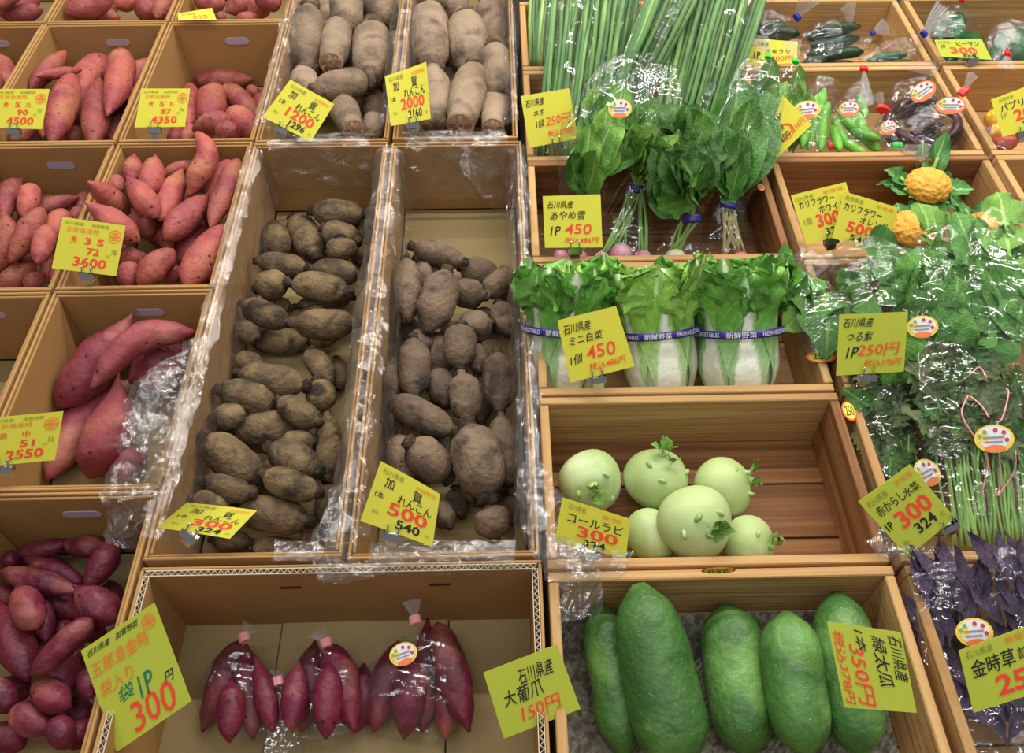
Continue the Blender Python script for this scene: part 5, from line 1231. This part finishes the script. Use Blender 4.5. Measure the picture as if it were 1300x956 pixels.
spbag('biggest bag of dark red sweet potatoes with a yellow oval label', [(900, 560, 220, .48), (925, 440, 300, .505), (945, 350, 230, .515), (930, 270, 90, .53)], (925, 232, .54), (915, 175, 24), 93, stk=[(893, 326, .555, 36, 28, .3, 0)])
spbag('bag of sweet potatoes showing only its gathered end at the front', [(560, 640, 120, .48), (550, 520, 130, .49), (548, 440, 60, .50), (546, 410, 20, .505)], (546, 402, .508), (546, 370, 20), 94)
# price ovals stuck on crate boards
def oval(parent, px, py, P0, n, w, h, s_, flip=1):
    c = on_plane(px, py, Vector(P0), Vector(n)); n = Vector(n).normalized(); k = depth(c)/FPX
    s = Vector((1, 0, 0)) if abs(n.x) < .5 else Vector((0, -1, 0)); s = (s-n*s.dot(n)).normalized(); u = n.cross(s)
    if flip < 0: s, u = -s, -u
    for nm, sc, hh, mt in (('price_oval', 1, .0006, INK['r']), ('price_oval_face', .84, .001, M['yellow'])):
        V = [c+s*w/2*k*sc*math.cos(2*math.pi*i/24)+u*h/2*k*sc*math.sin(2*math.pi*i/24)+n*hh for i in range(24)]
        V += [v-n*.0004 for v in V]
        F = [list(range(24)), list(range(24, 48))[::-1]]+[[i, 24+i, 24+(i+1) % 24, (i+1) % 24] for i in range(24)]
        sub(nm, V, F, mt, parent, smooth=False)
    TV, TF, (x0, y0, x1, y1) = text_geo(s_)
    V = [c+s*w*k*.6*((x-x0)/(x1-x0)-.5)+u*h*k*.5*((y-y0)/(y1-y0)-.5)+n*.0016 for x, y in TV]
    sub('lettering', V, TF, INK['k'], parent, smooth=False)
CR = {o['label']: o for o in bpy.data.objects if o.name.startswith('wooden_crate')}
def cr(word): return next(o for l, o in CR.items() if word in l)
oval(cr('big green cucumbers'), 912, 724, (.28, .4605, .6), (0, -1, .02), 44, 17, '250', -1)
oval(cr('broad green leaf'), 1042, 453, (.513, .8, .6205), (0, 0, 1), 38, 20, '250')
oval(cr('feathery mustard'), 1078, 522, (.513, .7, .6205), (0, 0, 1), 18, 30, '250')
oval(cr('bagged pink turnips'), 966, 238, (.49, 1.2, .6205), (0, 0, 1), 9, 14, '250')
# red ring and writing on the diamond card
dc = next(o for o in bpy.data.objects if o.get('label', '').startswith('yellow diamond'))
def diamond():
    e = math.radians(42); n = Vector((0, -math.cos(e), math.sin(e))); P0 = at(982, 203, .64)
    V, F = [], []; m = 28
    for k in range(2):
        b0 = len(V)
        for r in (1, .9):
            for i in range(m):
                a = 2*math.pi*i/m; x, y = r*13*math.cos(a), r*(8 if k == 0 else 10)*math.sin(a); q = -.75
                V.append(on_plane(994+k*2+x*math.cos(q)-y*math.sin(q), 168+x*math.sin(q)+y*math.cos(q), P0, n)+n*.0012)
        F += [[b0+i, b0+(i+1) % m, b0+m+(i+1) % m, b0+m+i] for i in range(m)]
    sub('red_ring', V, F, INK['r'], dc, smooth=False)
    for s_, c, x0, y0, w, h, ink in (('税抜', 990, 163, 12, 7, 13, 'k'), ('200', 996, 173, 13, 8, 13, 'k'), ('216円', 1013, 158, 16, 7, 13, 'r'), ('1P', 988, 149, 5, 7, 13, 'k')):
        TV, TF, bb = text_geo(s_); V = []
        for x, y in TV:
            a, b_ = ((x-bb[0])/(bb[2]-bb[0])-.5)*y0*0, 0
            u, v = ((x-bb[0])/(bb[2]-bb[0])-.5)*w_(s_), -((y-bb[1])/(bb[3]-bb[1])-.5)*8
            q = -.75; V.append(on_plane(c+u*math.cos(q)-v*math.sin(q), x0+u*math.sin(q)+v*math.cos(q), P0, n)+n*.0014)
        sub('lettering', V, TF, INK[ink], dc, smooth=False)
def w_(s): return 5.2*len(s)
diamond()
# ------------------------------------------------------------------ clear film lining the lotus boxes
def sheet(parent, rows, seed, amp=.006, mat='crumple', name='film_sheet', jit=.35, smooth=False, freq=30):
    """rows of points -> crinkled sheet; the folds are real facets"""
    rr = random.Random(seed); nv, nu = len(rows), len(rows[0]); V, F = [], []
    for i in range(nv):
        for j in range(nu):
            p = Vector(rows[i][j])
            if 0 < i < nv-1: p += (Vector(rows[i+1][j])-Vector(rows[i-1][j]))*.5*rr.uniform(-jit, jit)
            if 0 < j < nu-1: p += (Vector(rows[i][j+1])-Vector(rows[i][j-1]))*.5*rr.uniform(-jit, jit)
            q = p*freq+Vector((seed*3.1, 0, 0))
            d = Vector((noise.noise(q), noise.noise(q+Vector((31, 7, 0))), noise.noise(q+Vector((0, 17, 5)))))
            d2 = Vector((noise.noise(q*2.7), noise.noise(q*2.7+Vector((9, 0, 3))), noise.noise(q*2.7+Vector((5, 8, 0)))))
            V.append(p+d*amp+d2*amp*.6)
    for i in range(nv-1):
        for j in range(nu-1):
            a = i*nu+j
            if rr.random() < .5: F += [[a, a+1, a+nu], [a+1, a+nu+1, a+nu]]
            else: F += [[a, a+1, a+nu+1], [a, a+nu+1, a+nu]]
    return sub(name, V, F, M[mat], parent, smooth=smooth)
def polyrow(prof, n):
    """even samples along a 2-D profile"""
    L = [0]
    for a, b in zip(prof, prof[1:]): L.append(L[-1]+math.hypot(b[0]-a[0], b[1]-a[1]))
    out = []
    for i in range(n):
        d = L[-1]*i/(n-1); k = max(0, min(len(prof)-2, next((m for m in range(len(L)-1) if L[m+1] >= d), len(prof)-2)))
        u = (d-L[k])/max(1e-9, L[k+1]-L[k]); out.append((lerp(prof[k][0], prof[k+1][0], u), lerp(prof[k][1], prof[k+1][1], u)))
    return out
def along_y(parent, prof, y0, y1, seed, amp=.005, mat='crumple', step=.011):
    pr = polyrow(prof, 16); n = int((y1-y0)/step)
    sheet(parent, [[(x, lerp(y0, y1, i/n), z) for x, z in pr] for i in range(n+1)], seed, amp, mat)
def along_x(parent, prof, x0, x1, seed, amp=.005, mat='crumple', step=.011):
    pr = polyrow(prof, 14); n = int((x1-x0)/step)
    sheet(parent, [[(lerp(x0, x1, i/n), y, z) for y, z in pr] for i in range(n+1)], seed, amp, mat)
def ribbon(parent, K, seed, amp=.012, nu=14, mat='crumple', sag=.0):
    """crumpled bunch of film along a path (px, py, width px, z)"""
    n = max(12, int(sum(math.hypot(b[0]-a[0], b[1]-a[1]) for a, b in zip(K, K[1:]))/6)); C = catmull(K, n); rows = []
    P = [at(c[0], c[1], c[3]) for c in C]
    for i, c in enumerate(C):
        T = (P[min(n-1, i+1)]-P[max(0, i-1)]).normalized(); sd = T.cross(UPB).normalized(); k = depth(P[i])/FPX*c[2]/2
        rows.append([P[i]+sd*k*(j/(nu-1)*2-1)+UPB*k*.35*(1-(j/(nu-1)*2-1)**2)-Vector((0, 0, sag*(j/(nu-1)*2-1)**2)) for j in range(nu)])
    sheet(parent, rows, seed, amp, mat)
def liner(label, x, y): return thing('plastic_liner', label, 'plastic film', (x, y, ZR), None)
xl, xm0, xm1, xr = -.466, -.210, -.202, .046
A = liner('crinkled clear film lining the small muddy lotus box', -.46, .9)
along_y(A, [(xl+.030, ZR-.11), (xl+.026, ZR-.05), (xl+.022, ZR+.004), (xl+.006, ZR+.014), (xl-.008, ZR+.010), (xl-.010, ZR+.002)], .53, 1.33, 1, .006)
along_x(A, [(1.330, ZR-.09), (1.332, ZR-.04), (1.336, ZR+.008), (1.352, ZR+.014), (1.36, ZR+.012)], xl+.03, xm0-.03, 2, .007)
along_x(A, [(.528, ZR-.03), (.522, ZR+.006), (.503, ZR+.013), (.492, ZR+.008)], xl+.17, xm0-.03, 3, .004)
B = liner('crinkled clear film over the rims between the two lotus boxes', -.206, .9)
along_y(B, [(xm0-.028, ZR-.05), (xm0-.022, ZR), (xm0-.006, ZR+.014), (xm1+.006, ZR+.014), (xm1+.024, ZR), (xm1+.030, ZR-.05), (xm1+.034, ZR-.11)], .53, 1.33, 4, .007)
Cc = liner('crinkled clear film lining the dark lotus box on the crate side', .046, .9)
along_y(Cc, [(xr-.030, ZR-.06), (xr-.024, ZR), (xr-.008, ZR+.014), (xr+.006, ZR+.012), (xr+.010, ZR+.008)], .53, 1.33, 5, .006)
along_x(Cc, [(1.325, ZR-.12), (1.328, ZR-.06), (1.334, ZR+.006), (1.352, ZR+.014), (1.360, ZR+.012)], xm1+.032, xr-.03, 6, .009)
along_x(Cc, [(.540, ZR-.05), (.526, ZR-.01), (.516, ZR+.010), (.500, ZR+.014), (.484, ZR+.010), (.478, ZR-.01)], xm1+.03, xr-.03, 7, .004)
# a swag hanging from the back corner
rows = []
for i in range(16):
    t = i/15; rows.append([Vector((lerp(-.06, .03, t)-.01*math.sin(j/9*3), 1.33-.03*j/9-.02*math.sin(math.pi*t), ZR+.005-(.04+.12*t)*j/9)) for j in range(10)])
sheet(Cc, rows, 8, .007)
D = liner('crinkled clear film on the pale lotus box beside the sweet potatoes', xl, 1.6)
along_y(D, [(xl+.030, ZR-.06), (xl+.024, ZR), (xl+.006, ZR+.014), (xl-.008, ZR+.010)], 1.40, 2.17, 9, .006)
along_x(D, [(1.39, ZR-.02), (1.378, ZR+.006), (1.367, ZR+.009)], xl+.06, xm0-.03, 10, .005)
E_ = liner('crinkled clear film on the pale lotus box beside the scallions', xr, 1.6)
along_y(E_, [(xm0-.030, ZR-.05), (xm0-.023, ZR), (xm0-.005, ZR+.014), (xm1+.007, ZR+.014), (xm1+.024, ZR), (xm1+.030, ZR-.05)], 1.40, 2.17, 11, .006)
along_y(E_, [(.010, ZR-.06), (.017, ZR), (.032, ZR+.014), (.044, ZR+.012)], 1.40, 2.17, 12, .005)
along_x(E_, [(1.40, ZR-.03), (1.385, ZR+.004), (1.372, ZR+.010), (1.362, ZR)], xm1+.02, .02, 13, .005)
F_ = thing('crumpled_film', 'big crumpled wad of clear film over the very large potatoes', 'plastic film', at(205, 560, .63))
ribbon(F_, [(246, 436, 26, .645), (222, 480, 60, .645), (200, 530, 86, .645), (184, 590, 84, .64), (168, 640, 60, .635), (152, 690, 36, .60)], 21, .016)
ribbon(F_, [(205, 470, 30, .655), (180, 510, 40, .655), (172, 560, 36, .645)], 22, .014)
G = thing('crumpled_film', 'crumpled film wad drooping over the back of the corrugated box', 'plastic film', at(432, 690, .63))
ribbon(G, [(428, 620, 26, .64), (428, 660, 44, .645), (425, 700, 64, .645), (432, 735, 52, .635)], 23, .012)
ribbon(G, [(400, 722, 20, .635), (440, 728, 26, .64), (490, 716, 18, .64)], 24, .008)
H = thing('crumpled_film', 'crumpled film wad spilling over the kohlrabi crate corner', 'plastic film', at(700, 660, .63))
ribbon(H, [(668, 590, 20, .64), (682, 625, 50, .645), (696, 660, 74, .645), (706, 695, 70, .645), (735, 735, 60, .64), (738, 785, 50, .625)], 25, .014)
ribbon(H, [(690, 700, 40, .65), (740, 712, 46, .65), (800, 720, 22, .64)], 26, .010)
I_ = thing('crumpled_film', 'loose clear film lying along the mustard crate front', 'plastic film', at(1160, 706, .63))
ribbon(I_, [(1110, 680, 30, .63), (1150, 706, 34, .632), (1210, 704, 20, .635)], 27, .008)
J_ = thing('crumpled_film', 'loose clear film over the crate corner below the left cauliflower card', 'plastic film', at(1025, 345, .63))
ribbon(J_, [(1004, 330, 34, .63), (1030, 340, 40, .64), (1060, 338, 30, .645)], 28, .008)
